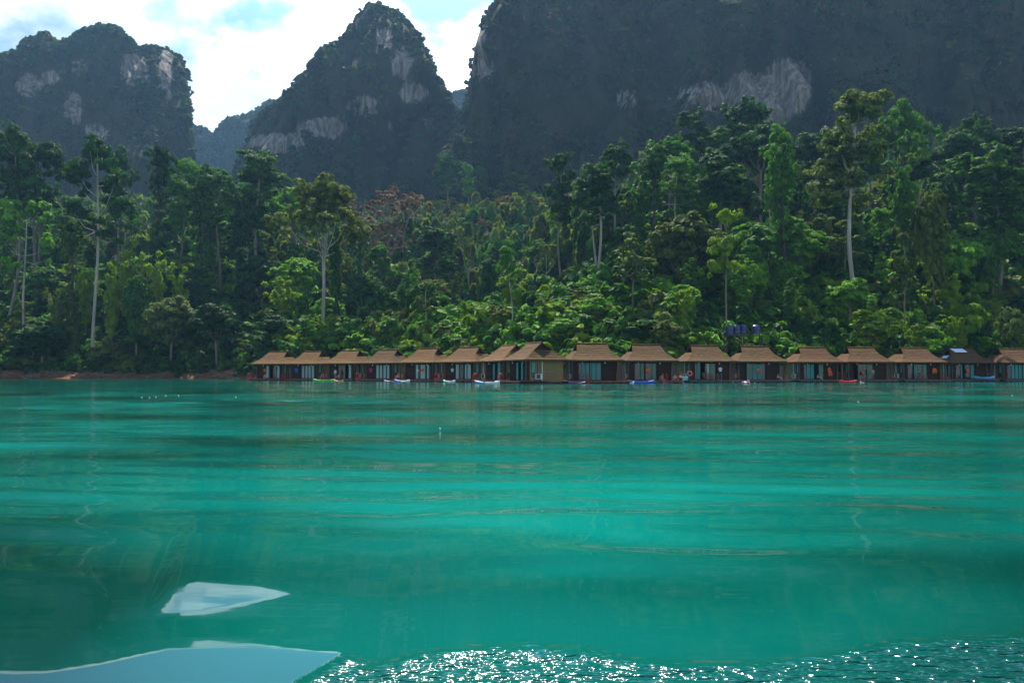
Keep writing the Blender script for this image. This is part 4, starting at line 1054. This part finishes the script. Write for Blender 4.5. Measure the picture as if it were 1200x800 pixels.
        q.build('roof_sheet', mat('shiny_sheet_small', (.7,.75,.8), .25, metal=.5, var=(.6,.64,.7), scale=3), e)
    HOUSES.append((e, m, front_deck))
    return e

T_, P_, G_ = 0, 1, 2
CW = [(.08,.05,P_),(.92,.07,P_)]
bungalow(0,326,412,150,-22,-1,'thatched floating bungalow farthest left in the row, at the end of the red earth bank',0,curtains=[(.10,.10,P_),(.90,.12,P_)],openpos=1,ladder=[(-3.3,'red')],ac=False)
bungalow(1,367,411.5,148,-25,-1,'second thatched bungalow from the left, with four pale curtains across its glass doors',0,curtains=[(.12,.11,P_),(.36,.11,P_),(.60,.11,P_),(.85,.11,P_)],openpos=0,ladder=[(-3.2,'red')])
bungalow(2,411,410.5,142,-28,-1,'third thatched bungalow from the left, with a green kayak moored before it',0,curtains=[(.15,.12,P_)],openpos=2)
bungalow(3,455,410,138,-30,-1,'fourth thatched bungalow from the left, with wide pale curtains and a red ladder',1,curtains=[(.12,.13,P_),(.36,.12,P_),(.62,.13,P_),(.86,.12,P_)],openpos=3,ladder=[(-3.2,'red')])
bungalow(4,502,408,130,-33,-1,'fifth thatched bungalow from the left, behind the blue and white paddleboard',0,curtains=[(.14,.07,P_),(.46,.26,P_),(.86,.09,P_)],openpos=2)
bungalow(5,550,407,124.5,-36,-1,'sixth thatched bungalow from the left, with a mint kayak at its red ladder',0,curtains=[(.12,.16,P_),(.34,.07,P_),(.88,.14,P_)],openpos=2,ladder=[(-3.1,'red')])
bungalow(6,597,404,114.5,-60,-1,'narrow looking seventh bungalow, half hidden behind the one turned to the camera',0,curtains=[(.3,.2,T_),(.8,.1,T_)],ladder=[(-2.8,'red')],rail=False)
bungalow(7,627,401,105.5,-65,-1,'bungalow at the bend, turned to show its tan side wall and air conditioner',1,curtains=[(.4,.10,T_),(.85,.12,T_)],openpos=1,ladder=[(-2.2,'red')],rail=False)
bungalow(8,693,402.5,108.5,8,1,'ninth bungalow, right of the bend, with four teal curtains and a red ladder',1,curtains=[(.22,.13,T_),(.40,.10,T_),(.66,.14,T_),(.88,.13,T_)],openpos=1,ladder=[(-1.7,'red')])
bungalow(9,757,404,113,7,1,'tenth bungalow, with a blue kayak moored in front and two people sitting right',1,curtains=[(.35,.12,G_),(.9,.09,G_)],openpos=1,ladder=[(1.4,'red')])
bungalow(10,825,405,117,8,1,'eleventh bungalow, with a coral ring hanging at its left corner',1,curtains=[(.18,.11,T_),(.62,.09,P_),(.80,.10,G_)],openpos=1,ladder=[(.6,'grey')],deckc='grey')
bungalow(11,884,406,120,2,1,'twelfth bungalow, below the blue barrels, behind the swimmers',1,curtains=[(.18,.12,G_),(.50,.15,T_),(.72,.13,T_)],openpos=0,deckc='grey')
bungalow(12,951,407,125,4,1,'thirteenth bungalow, with a pair of orange life jackets hanging beside its doors',2,curtains=[(.22,.15,T_),(.42,.13,T_),(.85,.13,G_)],openpos=2,deckc='grey')
bungalow(13,1008,407,125,3,1,'fourteenth bungalow, with a person in a yellow shirt standing on its deck',2,curtains=[(.78,.13,G_)],openpos=0,deckc='grey',ac=False)
bungalow(14,1070,407.5,127,4,1,'fifteenth bungalow, with two dark chairs on its deck and a big orange jacket',2,curtains=[(.40,.13,T_),(.88,.13,G_)],openpos=1,deckc='grey')
bungalow(15,1125,409,132,4,1,'sixteenth bungalow, with bright reflecting sheets on its roof',2,curtains=[(.3,.05,T_),(.88,.14,T_)],openpos=1,deckc='grey',panels=True,ac=False)
bungalow(16,1184,409,132,4,1,'bungalow cut off by the right edge of the photo, with four teal curtains',2,curtains=[(.30,.12,T_),(.5,.12,T_),(.7,.12,T_),(.92,.12,T_)],openpos=3,deckc='grey',ac=False)

# ------------------------------------------------------------------ people
def skin(name, V, E, Rr, m, root=0, sub=1, parent=None):
    me = bpy.data.meshes.new(name+'_s'); me.from_pydata(V, E, []); o = bpy.data.objects.new(name+'_s', me); COL.objects.link(o)
    s = o.modifiers.new('s', 'SKIN'); s.use_smooth_shade = True
    if not me.skin_vertices: return None
    for i, r in enumerate(Rr):
        me.skin_vertices[0].data[i].radius = (r, r) if not hasattr(r, '__len__') else r
        me.skin_vertices[0].data[i].use_root = (i == root)
    sb = o.modifiers.new('b', 'SUBSURF'); sb.levels = sub; sb.render_levels = sub
    dg = bpy.context.evaluated_depsgraph_get(); dg.update()
    nm = bpy.data.meshes.new_from_object(o.evaluated_get(dg)); nm.name = name
    bpy.data.objects.remove(o); nm.materials.clear(); nm.materials.append(m)
    return nm
M_SKIN = [mat('skin_tan', (.45,.25,.16), .55, var=(.40,.21,.13), scale=8), mat('skin_brown', (.24,.12,.07), .55, var=(.20,.10,.06), scale=8), mat('skin_pale', (.58,.36,.27), .55, var=(.52,.31,.23), scale=8)]
def cloth(n, c): return mat('cloth_'+n, c, .85, var=tuple(v*.8 for v in c), scale=6)
CL = {n: cloth(n, c) for n, c in dict(white=(.70,.74,.78), red=(.55,.03,.04), blue=(.03,.10,.45), navy=(.02,.03,.08), yellow=(.55,.36,.05), magenta=(.42,.02,.13), grey=(.2,.22,.24), teal=(.03,.22,.24), black=(.02,.02,.02), green=(.05,.4,.12), pink=(.7,.2,.22), orange=(.85,.15,.03), purple=(.20,.05,.30)).items()}
M_HAIR = mat('hair_dark', (.015,.010,.008), .5, var=(.03,.018,.012), scale=10)
def person(loc, rz, pose, sk, top, bottom, label, h=1.7, group=None):
    """joints first; one continuous body grown round them"""
    s = h/1.72
    if pose in ('stand', 'akimbo', 'swim'):
        J = dict(pel=(0,0,.95), wa=(0,0,1.1), ch=(0,-.01,1.30), nk=(0,0,1.46), hd0=(0,-.01,1.53), hd=(0,-.015,1.62), hd2=(0,-.01,1.70))
        for sx, n in ((-1,'l'),(1,'r')):
            J['hp'+n]=(sx*.09,0,.90); J['kn'+n]=(sx*.11,-.02,.50); J['an'+n]=(sx*.12,.02,.09); J['to'+n]=(sx*.13,-.15,.035)
            J['sh'+n]=(sx*.18,0,1.40)
            if pose == 'akimbo': J['el'+n]=(sx*.38,.05,1.18); J['wr'+n]=(sx*.20,-.08,1.04); J['ha'+n]=(sx*.13,-.12,1.0)
            elif pose == 'swim': J['el'+n]=(sx*.34,-.18,1.30); J['wr'+n]=(sx*.22,-.42,1.34); J['ha'+n]=(sx*.18,-.50,1.35)
            else: J['el'+n]=(sx*.25,.03,1.13); J['wr'+n]=(sx*.24,-.10,.90); J['ha'+n]=(sx*.23,-.13,.82)
    else:   # sitting: legs forward and down over the deck edge, or knees up
        up = pose == 'knees'
        J = dict(pel=(0,0,.11), wa=(0,.02,.27), ch=(0,-.01,.47), nk=(0,-.03,.62), hd0=(0,-.05,.69), hd=(0,-.07,.78), hd2=(0,-.06,.86))
        for sx, n in ((-1,'l'),(1,'r')):
            J['hp'+n]=(sx*.09,-.04,.10)
            J['kn'+n]=(sx*.14,-.40,.48) if up else (sx*.13,-.46,.12)
            J['an'+n]=(sx*.12,-.62,.09) if up else (sx*.13,-.50,-.30)
            J['to'+n]=(sx*.13,-.78,.04) if up else (sx*.14,-.64,-.36)
            J['sh'+n]=(sx*.18,-.02,.56)
            J['el'+n]=(sx*.26,-.14,.34) if up else (sx*.27,.10,.34)
            J['wr'+n]=(sx*.12,-.36,.42) if up else (sx*.28,.16,.10)
            J['ha'+n]=(sx*.06,-.42,.44) if up else (sx*.28,.14,.03)
    RAD = dict(pel=.135, wa=.115, ch=.135, nk=.05, hd0=.07, hd=.095, hd2=.075, hp=.085, kn=.058, an=.040, to=.035, sh=.062, el=.043, wr=.028, ha=.032)
    names = list(J); V = [Vector(J[n])*s for n in names]; ix = {n: k for k, n in enumerate(names)}
    E = [('pel','wa'),('wa','ch'),('ch','nk'),('nk','hd0'),('hd0','hd'),('hd','hd2')]
    for n in 'lr': E += [('pel','hp'+n),('hp'+n,'kn'+n),('kn'+n,'an'+n),('an'+n,'to'+n),('ch','sh'+n),('sh'+n,'el'+n),('el'+n,'wr'+n),('wr'+n,'ha'+n)]
    rad = [RAD.get(n, RAD.get(n[:2], .05))*s for n in names]
    Ei = [(ix[a], ix[b]) for a, b in E]
    # fingers and thumb
    for n, sx in (('l',-1),('r',1)):
        ha = V[ix['ha'+n]]; d = (ha - V[ix['wr'+n]]).normalized(); side = Vector((d.y,-d.x,0)) if abs(d.z) < .9 else Vector((0,1,0)); side.normalize()
        for k in range(4):
            a = len(V); V.append(ha + d*.03*s + side*(k-1.5)*.02*s); V.append(ha + d*(.085-.012*abs(k-1.5))*s + side*(k-1.5)*.023*s - Vector((0,.012,0)))
            rad += [.010*s, .008*s]; Ei += [(ix['ha'+n], a), (a, a+1)]
        a = len(V); V.append(ha - d*.01*s + side*.05*s); rad.append(.011*s); Ei.append((ix['ha'+n], a))
    e = empty('person', loc, rz); tag(e, label, 'person', group)
    body = skin('body', V, Ei, rad, M_SKIN[sk]); 
    # nose and ears are pulled from the head surface
    co = np.empty(len(body.vertices)*3); body.vertices.foreach_get('co', co); co = co.reshape(-1,3); hc = np.array(V[ix['hd']])
    dd = co - (hc + np.array((0,-.09,-.005))*s); k = np.argmin((dd**2).sum(1)); co[k] += np.array((0,-.03,-.01))*s
    body.vertices.foreach_set('co', co.ravel()); body.update()
    link('body', body, e)
    def sub(nm, use, rmul, m, extra=None):
        vv = [V[ix[u]] if isinstance(u, str) else Vector(u)*s for u in use]
        ee = []
        ii = {u: k for k, u in enumerate(use)}
        for a, b in E:
            if a in ii and b in ii: ee.append((ii[a], ii[b]))
        if extra:
            for a, q, f in extra:
                vv.append(V[ix[a]].lerp(V[ix[q]], f)); ee.append((ii[a], len(vv)-1))
        rr = [RAD.get(u, RAD.get(u[:2], .05))*s*rmul for u in use] + [RAD.get(x[0], RAD.get(x[0][:2]))*s*rmul*.95 for x in (extra or [])]
        link(nm, skin(nm, vv, ee, rr, m), e)
    if top: sub('shirt', ['wa','ch','shl','shr'], 1.16, CL[top], [('shl','ell',.6),('shr','elr',.6),('wa','pel',.6)])
    if bottom and pose != 'swim': sub('shorts', ['pel','hpl','hpr'], 1.18, CL[bottom], [('hpl','knl',.7),('hpr','knr',.7)])
    hb = MB(); c = Vector(V[ix['hd']])+Vector((0,.018,.035))*s; hb.ball(c, .098*s, 12, 8); hb.build('hair', M_HAIR, e, True)
    return e

def deck_pt(i, lx, ly=None, z=.402):
    e, m, fd = HOUSES[i]
    if ly is None: ly = -3.0-1.1*fd
    c, s = math.cos(e.rotation_euler.z), math.sin(e.rotation_euler.z)
    return (e.location.x + c*lx - s*ly, e.location.y + s*lx + c*ly, z)
def deck_px(i, px, ly=None, z=.402):
    """the spot on the deck of bungalow i that the photo shows at column px"""
    best = min((abs(600+F*deck_pt(i, lx, ly)[0]/deck_pt(i, lx, ly)[1]-px), lx) for lx in np.arange(-5.2, 5.2, .05))
    return deck_pt(i, best[1], ly, z)
person(deck_px(2,393,-3.3), R(-15), 'stand', 0, 'white', 'grey', 'person in a white shirt standing on the third bungalow deck above the green kayak')
person(deck_px(2,397.5,-3.85), R(-60), 'knees', 0, 'white', 'red', 'person in white crouching at the deck edge beside the standing one in white')
person(deck_px(1,377,-3.6), R(10), 'sit', 0, 'red', 'navy', 'person in red sitting above the left end of the green kayak')
person(deck_px(0,311,-3.3), R(5), 'knees', 2, None, 'grey', 'bare chested person sitting in the open doorway of the leftmost bungalow')
person(deck_px(4,466,-3.9), R(-10), 'knees', 0, 'red', 'black', 'person in red sitting on the deck behind the blue and white paddleboard')
person(deck_px(8,735,-3.2), R(20), 'knees', 2, 'red', 'black', 'person in a red top leaning back at the end of the blue kayak') if False else None
person(deck_px(9,775.5), R(25), 'sit', 0, None, 'grey', 'bare shouldered person sitting on the deck edge right of the red ladder')
person(deck_px(9,791,-3.6), R(-30), 'knees', 2, None, 'red', 'reddish tanned person sitting with knees up, left one of the pair by the cooler')
person(deck_px(9,797.5,-3.3), R(25), 'knees', 0, 'pink', 'navy', 'person in pink sitting knees up, right one of the pair by the cooler')
person(deck_px(11,911,-3.8), R(60), 'knees', 2, None, 'navy', 'pale person with outstretched legs sitting at the right end of the twelfth bungalow deck')
person(deck_px(12,957.5,-3.8), R(60), 'knees', 2, None, 'black', 'person leaning back with knees raised on the thirteenth bungalow deck')
person(deck_px(13,1022.5,-3.3), R(0), 'akimbo', 1, 'yellow', 'teal', 'person in a yellow shirt standing hands on hips on the fourteenth bungalow deck')
def swimmer(px, D, sk, lab, top=None, sink=-1.38, rz=0):
    x = (px-600)/F*D; person((x, D, sink), rz, 'swim', sk, top, None, lab, group='swimmers in the lake')
swimmer(873.5, 107, 2, 'swimmer holding the red and white ring in front of the twelfth bungalow')
swimmer(884, 108, 2, 'swimmer low in the water just right of the red and white ring', sink=-1.42, rz=R(40))
swimmer(859, 109, 0, 'lone swimmer left of the red and white ring', sink=-1.45, rz=R(-30))
swimmer(798.5+2, 106, 0, 'swimmer by the corner between the tenth and eleventh bungalows', sink=-1.45)
swimmer(1008, 112, 2, 'swimmer in white splashing in front of the fourteenth bungalow', top='white', sink=-1.25, rz=R(70))

# ------------------------------------------------------------------ boats and floats
def kayak(name, px, D, length, rz, cols, label, cat, wid=.72, h=.32, seats=2, z=0.0, y=None):
    x = (px-600)/F*D
    e = empty(name, (x, D, z), rz); tag(e, label, cat)
    n = 22; mb = MB(); rings = []
    for i in range(n+1):
        u = -1+2*i/n; w_ = wid*.5*max(.02,(1-abs(u)**2.6)); rise = .16*abs(u)**3
        ring = []
        for (a, b) in ((0,-.10),(.55,-.08),(.95,.06),(1.0,.16),(.78,h-.06),(.45,h-.10 if abs(u) < .6 else h-.02),(0,h-.14 if abs(u) < .6 else h)):
            ring.append((u*length/2, w_*a, b+rise))
        full = ring + [(p[0], -p[1], p[2]) for p in reversed(ring[1:-1])]
        rings.append(full)
    k = len(rings[0]); V = [p for r in rings for p in r]; base = 0
    for i in range(n):
        mb.cm = 1 if i < n*.42 else 0
        b0 = len(mb.v)
        mb.add(rings[i]+rings[i+1], [(j, (j+1)%k, k+(j+1)%k, k+j) for j in range(k)])
    mb.cm = 0
    mb.build('hull', cols, e, False)
    for q in range(seats):
        s = MB(); sx = -.6+q*1.2 if seats > 1 else 0; s.box(sx-.2, sx+.2, -.2, .2, h-.12, h-.06); s.box(sx+.2, sx+.25, -.2, .2, h-.12, h+.16); s.build('seat', M_BLACK, e)
    return e
def plast(n, c): return mat('plastic_'+n, c, .35, var=tuple(v*.85 for v in c), scale=2)
PL = {n: plast(n, c) for n, c in dict(green=(.08,.55,.05), yellow=(.65,.55,.06), white=(.75,.78,.8), blue=(.02,.10,.60), sky=(.10,.42,.70), mint=(.08,.50,.35), pink=(.55,.35,.50), red=(.65,.03,.04), purple=(.12,.05,.30), teal=(.04,.35,.42), navy=(.03,.05,.20), barrel=(.003,.016,.11)).items()}
kayak('kayak', 380, 131, 4.0, R(-12), [PL['green'], PL['green']], 'bright green kayak moored before the third bungalow', 'kayak')
kayak('paddleboard', 397, 129, 1.7, R(-10), [PL['yellow'], PL['red']], 'short yellow and red board against the right end of the green kayak', 'paddleboard', h=.2, seats=0)
kayak('paddleboard', 457, 127, 1.9, R(-10), [PL['pink'], PL['pink']], 'pale pink board floating left of the blue and white one', 'paddleboard', h=.18, seats=0)
kayak('paddleboard', 471.5, 125, 2.6, R(-12), [PL['white'], PL['blue']], 'blue and white board floating before the fifth bungalow', 'paddleboard', h=.28, seats=0)
kayak('kayak', 526.5, 115.5, 1.9, R(-14), [PL['white'], PL['mint']], 'mint and white kayak at the red ladder of the sixth bungalow', 'kayak', h=.3, seats=1)
kayak('kayak', 571, 102.5, 3.5, R(-20), [PL['white'], PL['sky']], 'sky blue and white kayak moored before the seventh bungalow', 'kayak')
kayak('kayak', 751, 106.8, 3.8, R(6), [PL['blue'], PL['blue']], 'blue kayak moored before the tenth bungalow', 'kayak', h=.34)
kayak('paddleboard', 738, 106.5, 1.2, R(0), [PL['white'], PL['navy']], 'white and navy board at the left end of the blue kayak', 'paddleboard', h=.2, seats=0)
kayak('kayak', 868, 114.6, 2.6, R(4), [PL['purple'], PL['navy']], 'dark purple kayak before the deck of the twelfth bungalow', 'kayak', h=.34)
kayak('paddleboard', 676, 102.4, 2.2, R(6), [PL['navy'], PL['purple']], 'dark navy board left of the red ladder of the ninth bungalow', 'paddleboard', h=.2, seats=0)
kayak('kayak', 993, 119.4, 2.8, R(3), [PL['red'], PL['red']], 'dull red kayak left of the swimmer in white', 'kayak', h=.28)
kayak('kayak', 1153, 127.6, 3.4, R(4), [PL['sky'], PL['teal']], 'teal kayak lying on the deck of the sixteenth bungalow', 'kayak', z=.50)

def ring_float(px, D, z, r0, r1, label, m1, m2, upright=False):
    mb = MB(); n = 24; k = 10
    V = []; 
    for i in range(n):
        a = 2*math.pi*i/n
        for j in range(k):
            b = 2*math.pi*j/k; rr = r0 + r1*math.cos(b)
            V.append((rr*math.cos(a), r1*math.sin(b), rr*math.sin(a)) if upright else (rr*math.cos(a), rr*math.sin(a), r1*math.sin(b)))
    b0 = len(mb.v); mb.v += V
    for i in range(n):
        for j in range(k):
            mb.f.append((i*k+j, ((i+1)%n)*k+j, ((i+1)%n)*k+(j+1)%k, i*k+(j+1)%k)); mb.m.append((i//3)%2)
    o = mb.build('swim_ring', [m1, m2], None, True); o.location = ((px-600)/F*D, D, z)
    tag(o, label, 'swim ring'); return o
ring_float(874, 106.4, .12, .36, .15, 'red and white swim ring floating in the lake', PL['red'], PL['white'])
r_ = ring_float(808, 1, 0, .30, .11, 'coral ring hanging at the left corner of the eleventh bungalow', plast('coral', (.75,.16,.16)), plast('coral_pale', (.8,.25,.22)), True)
r_.location = deck_px(10, 808, -3.12, 1.35)

def life_jacket(loc, rz, label, s=1.0):
    e = empty('life_jacket', loc, rz); tag(e, label, 'life jacket', 'orange life jackets hung up on the bungalows')
    for sx in (-1, 1):
        p = MB(); pts = [(sx*.13,-.05,-.32),(sx*.15,-.07,-.15),(sx*.14,-.06,.05),(sx*.10,-.03,.22),(sx*.06,.02,.30)]
        p.tube([tuple(Vector(q)*s) for q in pts], [.09*s,.12*s,.11*s,.08*s,.05*s], 10); p.build('front_panel', CL['orange'], e, True)
    b = MB(); b.tube([tuple(Vector(q)*s) for q in ((0,.06,-.30),(0,.08,-.1),(0,.07,.12),(0,.04,.28))], [.15*s,.18*s,.15*s,.07*s], 12); b.build('back_panel', CL['orange'], e, True)
    for z in (-.22, -.05):
        q = MB(); q.tube([(-.2*s,-.16*s,z*s),(0,-.19*s,z*s),(.2*s,-.16*s,z*s)], .02*s, 6); q.build('strap', CL['black'], e)
    h = MB(); h.tube([(0,.02,.30*s),(0,.0,.55*s)], .012, 5); h.build('hanging_loop', CL['black'], e)
life_jacket(deck_px(0,310.5,-2.75,1.9), 0, 'orange life jacket hung in the doorway of the leftmost bungalow')
life_jacket(deck_px(4,495,-2.85,1.95), R(-20), 'small orange life jacket hung by the curtains of the fifth bungalow', .9)
life_jacket(deck_px(9,758.5,-2.75,1.75), R(10), 'narrow orange life jacket left of the curtains of the tenth bungalow', 1.1)
life_jacket(deck_px(11,888,-2.75,1.75), R(10), 'orange life jacket left of the curtains of the twelfth bungalow', 1.0)
life_jacket(deck_px(12,971.5,-2.75,1.9), 0, 'upper orange life jacket of the two beside the doors of the thirteenth bungalow', 1.1)
life_jacket(deck_px(12,972.3,-2.95,1.32), 0, 'lower orange life jacket of the two beside the doors of the thirteenth bungalow', 1.2)
life_jacket(deck_px(13,1011.5,-2.8,1.35), 0, 'faded orange life jacket left of the person in yellow', .8)
life_jacket(deck_px(14,1094.5,-2.75,1.75), 0, 'big orange life jacket right of the chairs of the fifteenth bungalow', 1.35)
life_jacket(deck_px(15,1133.5,-2.75,1.75), R(20), 'orange life jacket on the sixteenth bungalow under the bright roof sheets', 1.15)

def garment(loc, rz, c, label, name='shirt', cat='shirt', s=1.0):
    mb = MB(); n = 9
    V = []; rows = [(0,.20),(-.12,.24),(-.35,.22),(-.6,.24),(-.72,.26)]
    for (z, w_) in rows:
        for i in range(n):
            u = -1+2*i/(n-1); V.append((w_*u*s, (.03*math.sin(i*2.1)-.05*(1-u*u))*s, z*s))
    nb = len(V); V += [(v[0], v[1]+.05*s, v[2]) for v in V]
    Fs = []
    for j in range(len(rows)-1):
        for i in range(n-1):
            a = j*n+i; Fs.append((a+1, a, a+n, a+n+1)); Fs.append((nb+a, nb+a+1, nb+a+n+1, nb+a+n))
    for i in range(n-1):
        Fs.append((i, i+1, nb+i+1, nb+i)); a = (len(rows)-1)*n+i; Fs.append((a+1, a, nb+a, nb+a+1))
    for j in range(len(rows)-1):
        a = j*n; Fs.append((a, nb+a, nb+a+n, a+n)); a = j*n+n-1; Fs.append((nb+a, a, a+n, nb+a+n))
    mb.add(V, Fs)
    for sx in (-1, 1): mb.tube([(sx*.17*s,.0,-.06*s),(sx*.34*s,.0,-.28*s)], [.07*s,.085*s], 8)
    mb.tube([(0,.02,-.02),(0,.02,.14),(.03,.02,.17)], .01, 5)
    o = mb.build(name, CL[c], None, False); o.location = loc; o.rotation_euler = (0,0,rz); tag(o, label, cat)
garment(deck_px(1,347.5,-2.75,2.3), 0, 'blue', 'blue shirt hung up at the left of the second bungalow doors', s=1.1)
garment(deck_px(3,434.5,-2.75,2.25), 0, 'magenta', 'magenta shirt hung up at the left of the fourth bungalow curtains')
garment(deck_px(5,530,-2.75,2.1), 0, 'white', 'small white shirt hung left of the sixth bungalow curtains', s=.7)
garment(deck_px(4,489.5,-2.85,2.0), 0, 'white', 'white shirt hung over the pale curtains of the fifth bungalow', s=.6)
garment(deck_px(10,844,-2.75,2.2), 0, 'white', 'small white towel hung right of the eleventh bungalow doors', 'towel', 'towel', .8)

def deck_chair(loc, rz, label):
    e = empty('deck_chair', loc, rz); tag(e, label, 'chair', 'low deck chairs on the bungalow decks')
    fm = MB()
    for sx in (-1, 1):
        fm.tube([(sx*.27,-.35,0),(sx*.27,-.30,.38),(sx*.27,.28,.34),(sx*.27,.36,0)], .028, 6); fm.tube([(sx*.27,-.3,.38),(sx*.27,-.32,.58),(sx*.27,.30,.56)], .025, 6)
    fm.build('frame', M_RAIL, e)
    s = MB()
    for k in range(7): s.box(-.25, .25, -.32+k*.09, -.25+k*.09, .33, .355)
    s.build('seat', M_RAIL, e)
    b = MB()
    for k in range(7): b.add([(x0,.28+.05*k+dy,.36+.10*k+dz) for dz in (0,.07) for (x0,dy) in ((-.25,0),(.25,0),(.25,.03),(-.25,.03))], [(0,3,2,1),(4,5,6,7),(0,1,5,4),(1,2,6,5),(2,3,7,6),(3,0,4,7)])
    b.build('backrest', M_RAIL, e)
for px_, i_, lb in ((826,10,'left deck chair of the pair on the eleventh bungalow'),(832.5,10,'right deck chair of the pair on the eleventh bungalow'),(1076.5,14,'left dark chair of the pair on the fifteenth bungalow'),(1083,14,'right dark chair of the pair on the fifteenth bungalow')):
    deck_chair(deck_px(i_, px_, -3.4), R(6), lb)

def cooler(loc, rz, c, label):
    e = empty('cooler', loc, rz); tag(e, label, 'cooler')
    b = MB(); b.box(-.34,.34,-.24,.24,0,.42); b.build('box', PL[c], e)
    l = MB(); l.box(-.36,.36,-.26,.26,.423,.52); l.build('lid', M_WHITE, e)
    for sx in (-1,1): h = MB(); h.tube([(sx*.345,-.12,.3),(sx*.40,-.1,.34),(sx*.40,.1,.34),(sx*.345,.12,.3)], .015, 6); h.build('handle', M_WHITE, e)
cooler(deck_px(8,657,-2.6), 0, 'sky', 'blue cooler standing in the gap right of the turned bungalow') if False else None
cooler(deck_px(9,802.5,-2.7), 0, 'sky', 'pale blue cooler behind the pair sitting at the tenth bungalow')
def barrel(loc, c, label):
    e = empty('barrel', loc); tag(e, label, 'barrel', 'blue water barrels on the slope')
    b = MB(); b.tube([(0,0,0),(0,0,.06),(0,0,.7),(0,0,.74),(0,0,.8),(0,0,1.45),(0,0,1.6)], [.70,.75,.75,.79,.75,.74,.55], 20); b.build('body', PL[c], e, False)
    l = MB(); l.tube([(0,0,1.603),(0,0,1.70)], [.24,.22], 14); l.build('cap', PL['navy'], e)
for k, (px_, py_, D_) in enumerate(((855,391,143.5),(863,390,144),(871,390,144.5),(886,390,144))):
    x_, y_, z_ = at(px_, py_, D_)
    barrel((x_, y_, z_-.2), 'barrel', ('leftmost of the four blue water barrels on the slope','second from left of the four blue water barrels on the slope','third from left of the four blue water barrels on the slope','rightmost blue water barrel, apart from the other three')[k])
x_, y_, z_ = at(870, 396.5, 144.3)
st = empty('barrel_stand', (x_, y_, 0)); tag(st, 'timber platform carrying the blue barrels on the slope', 'platform')
pf = MB()
for k in range(8): pf.box(-3.3, 3.6, -.9+k*.24, -.70+k*.24, z_+.45, z_+.55)
pf.build('platform', M_GREYDECK, st)
for sx in (-3.1, 0, 3.4):
    for sy in (-.8, .85): q = MB(); q.box(sx-.08, sx+.08, sy-.08, sy+.08, 1, z_+.445); q.build('leg', M_FRAME, st)
# small floats and a stick on the lake
fm_ = MB(); fm_.ball((0,0,0), .07, 12, 8); fme = fm_.mesh('float_ball', PL['white'], True)
for k, (px_, py_) in enumerate(((167,466),(176,466.5),(183.5,465.5),(277,465.5),(210,464),(195,464),(516,503),(1005,471.5),(1185,464))):
    D_ = CAMZ*F/(py_-HORIZON); o = link('float_ball', fme); o.location = ((px_-600)/F*D_, D_, .03); s_ = .5 if D_ > 30 else .3; o.scale = (s_,s_,s_)
    tag(o, ['second from left of the white specks floating off the red bank','third from left of the white specks floating off the red bank','rightmost of the close trio of white specks off the red bank','lone white speck floating between the trio and the first bungalow','upper right speck of the white floats off the red bank','upper left speck of the white floats off the red bank','white speck on the open water in the middle of the lake','white speck floating before the fourteenth bungalow','white speck floating near the right edge of the lake'][k], 'float', 'small white specks floating on the lake')
sk_ = MB(); sk_.tube([(-.17,0,.0),(-.06,.01,.012),(.05,-.01,.008),(.17,.01,0)], [.006,.012,.010,.004], 7); o = sk_.build('floating_stick', BARK['dark'], None, True)
D_ = CAMZ*F/(601.5-HORIZON); o.location = ((222-600)/F*D_, D_, .03); tag(o, 'short dark stick floating on the lake left of centre', 'stick')
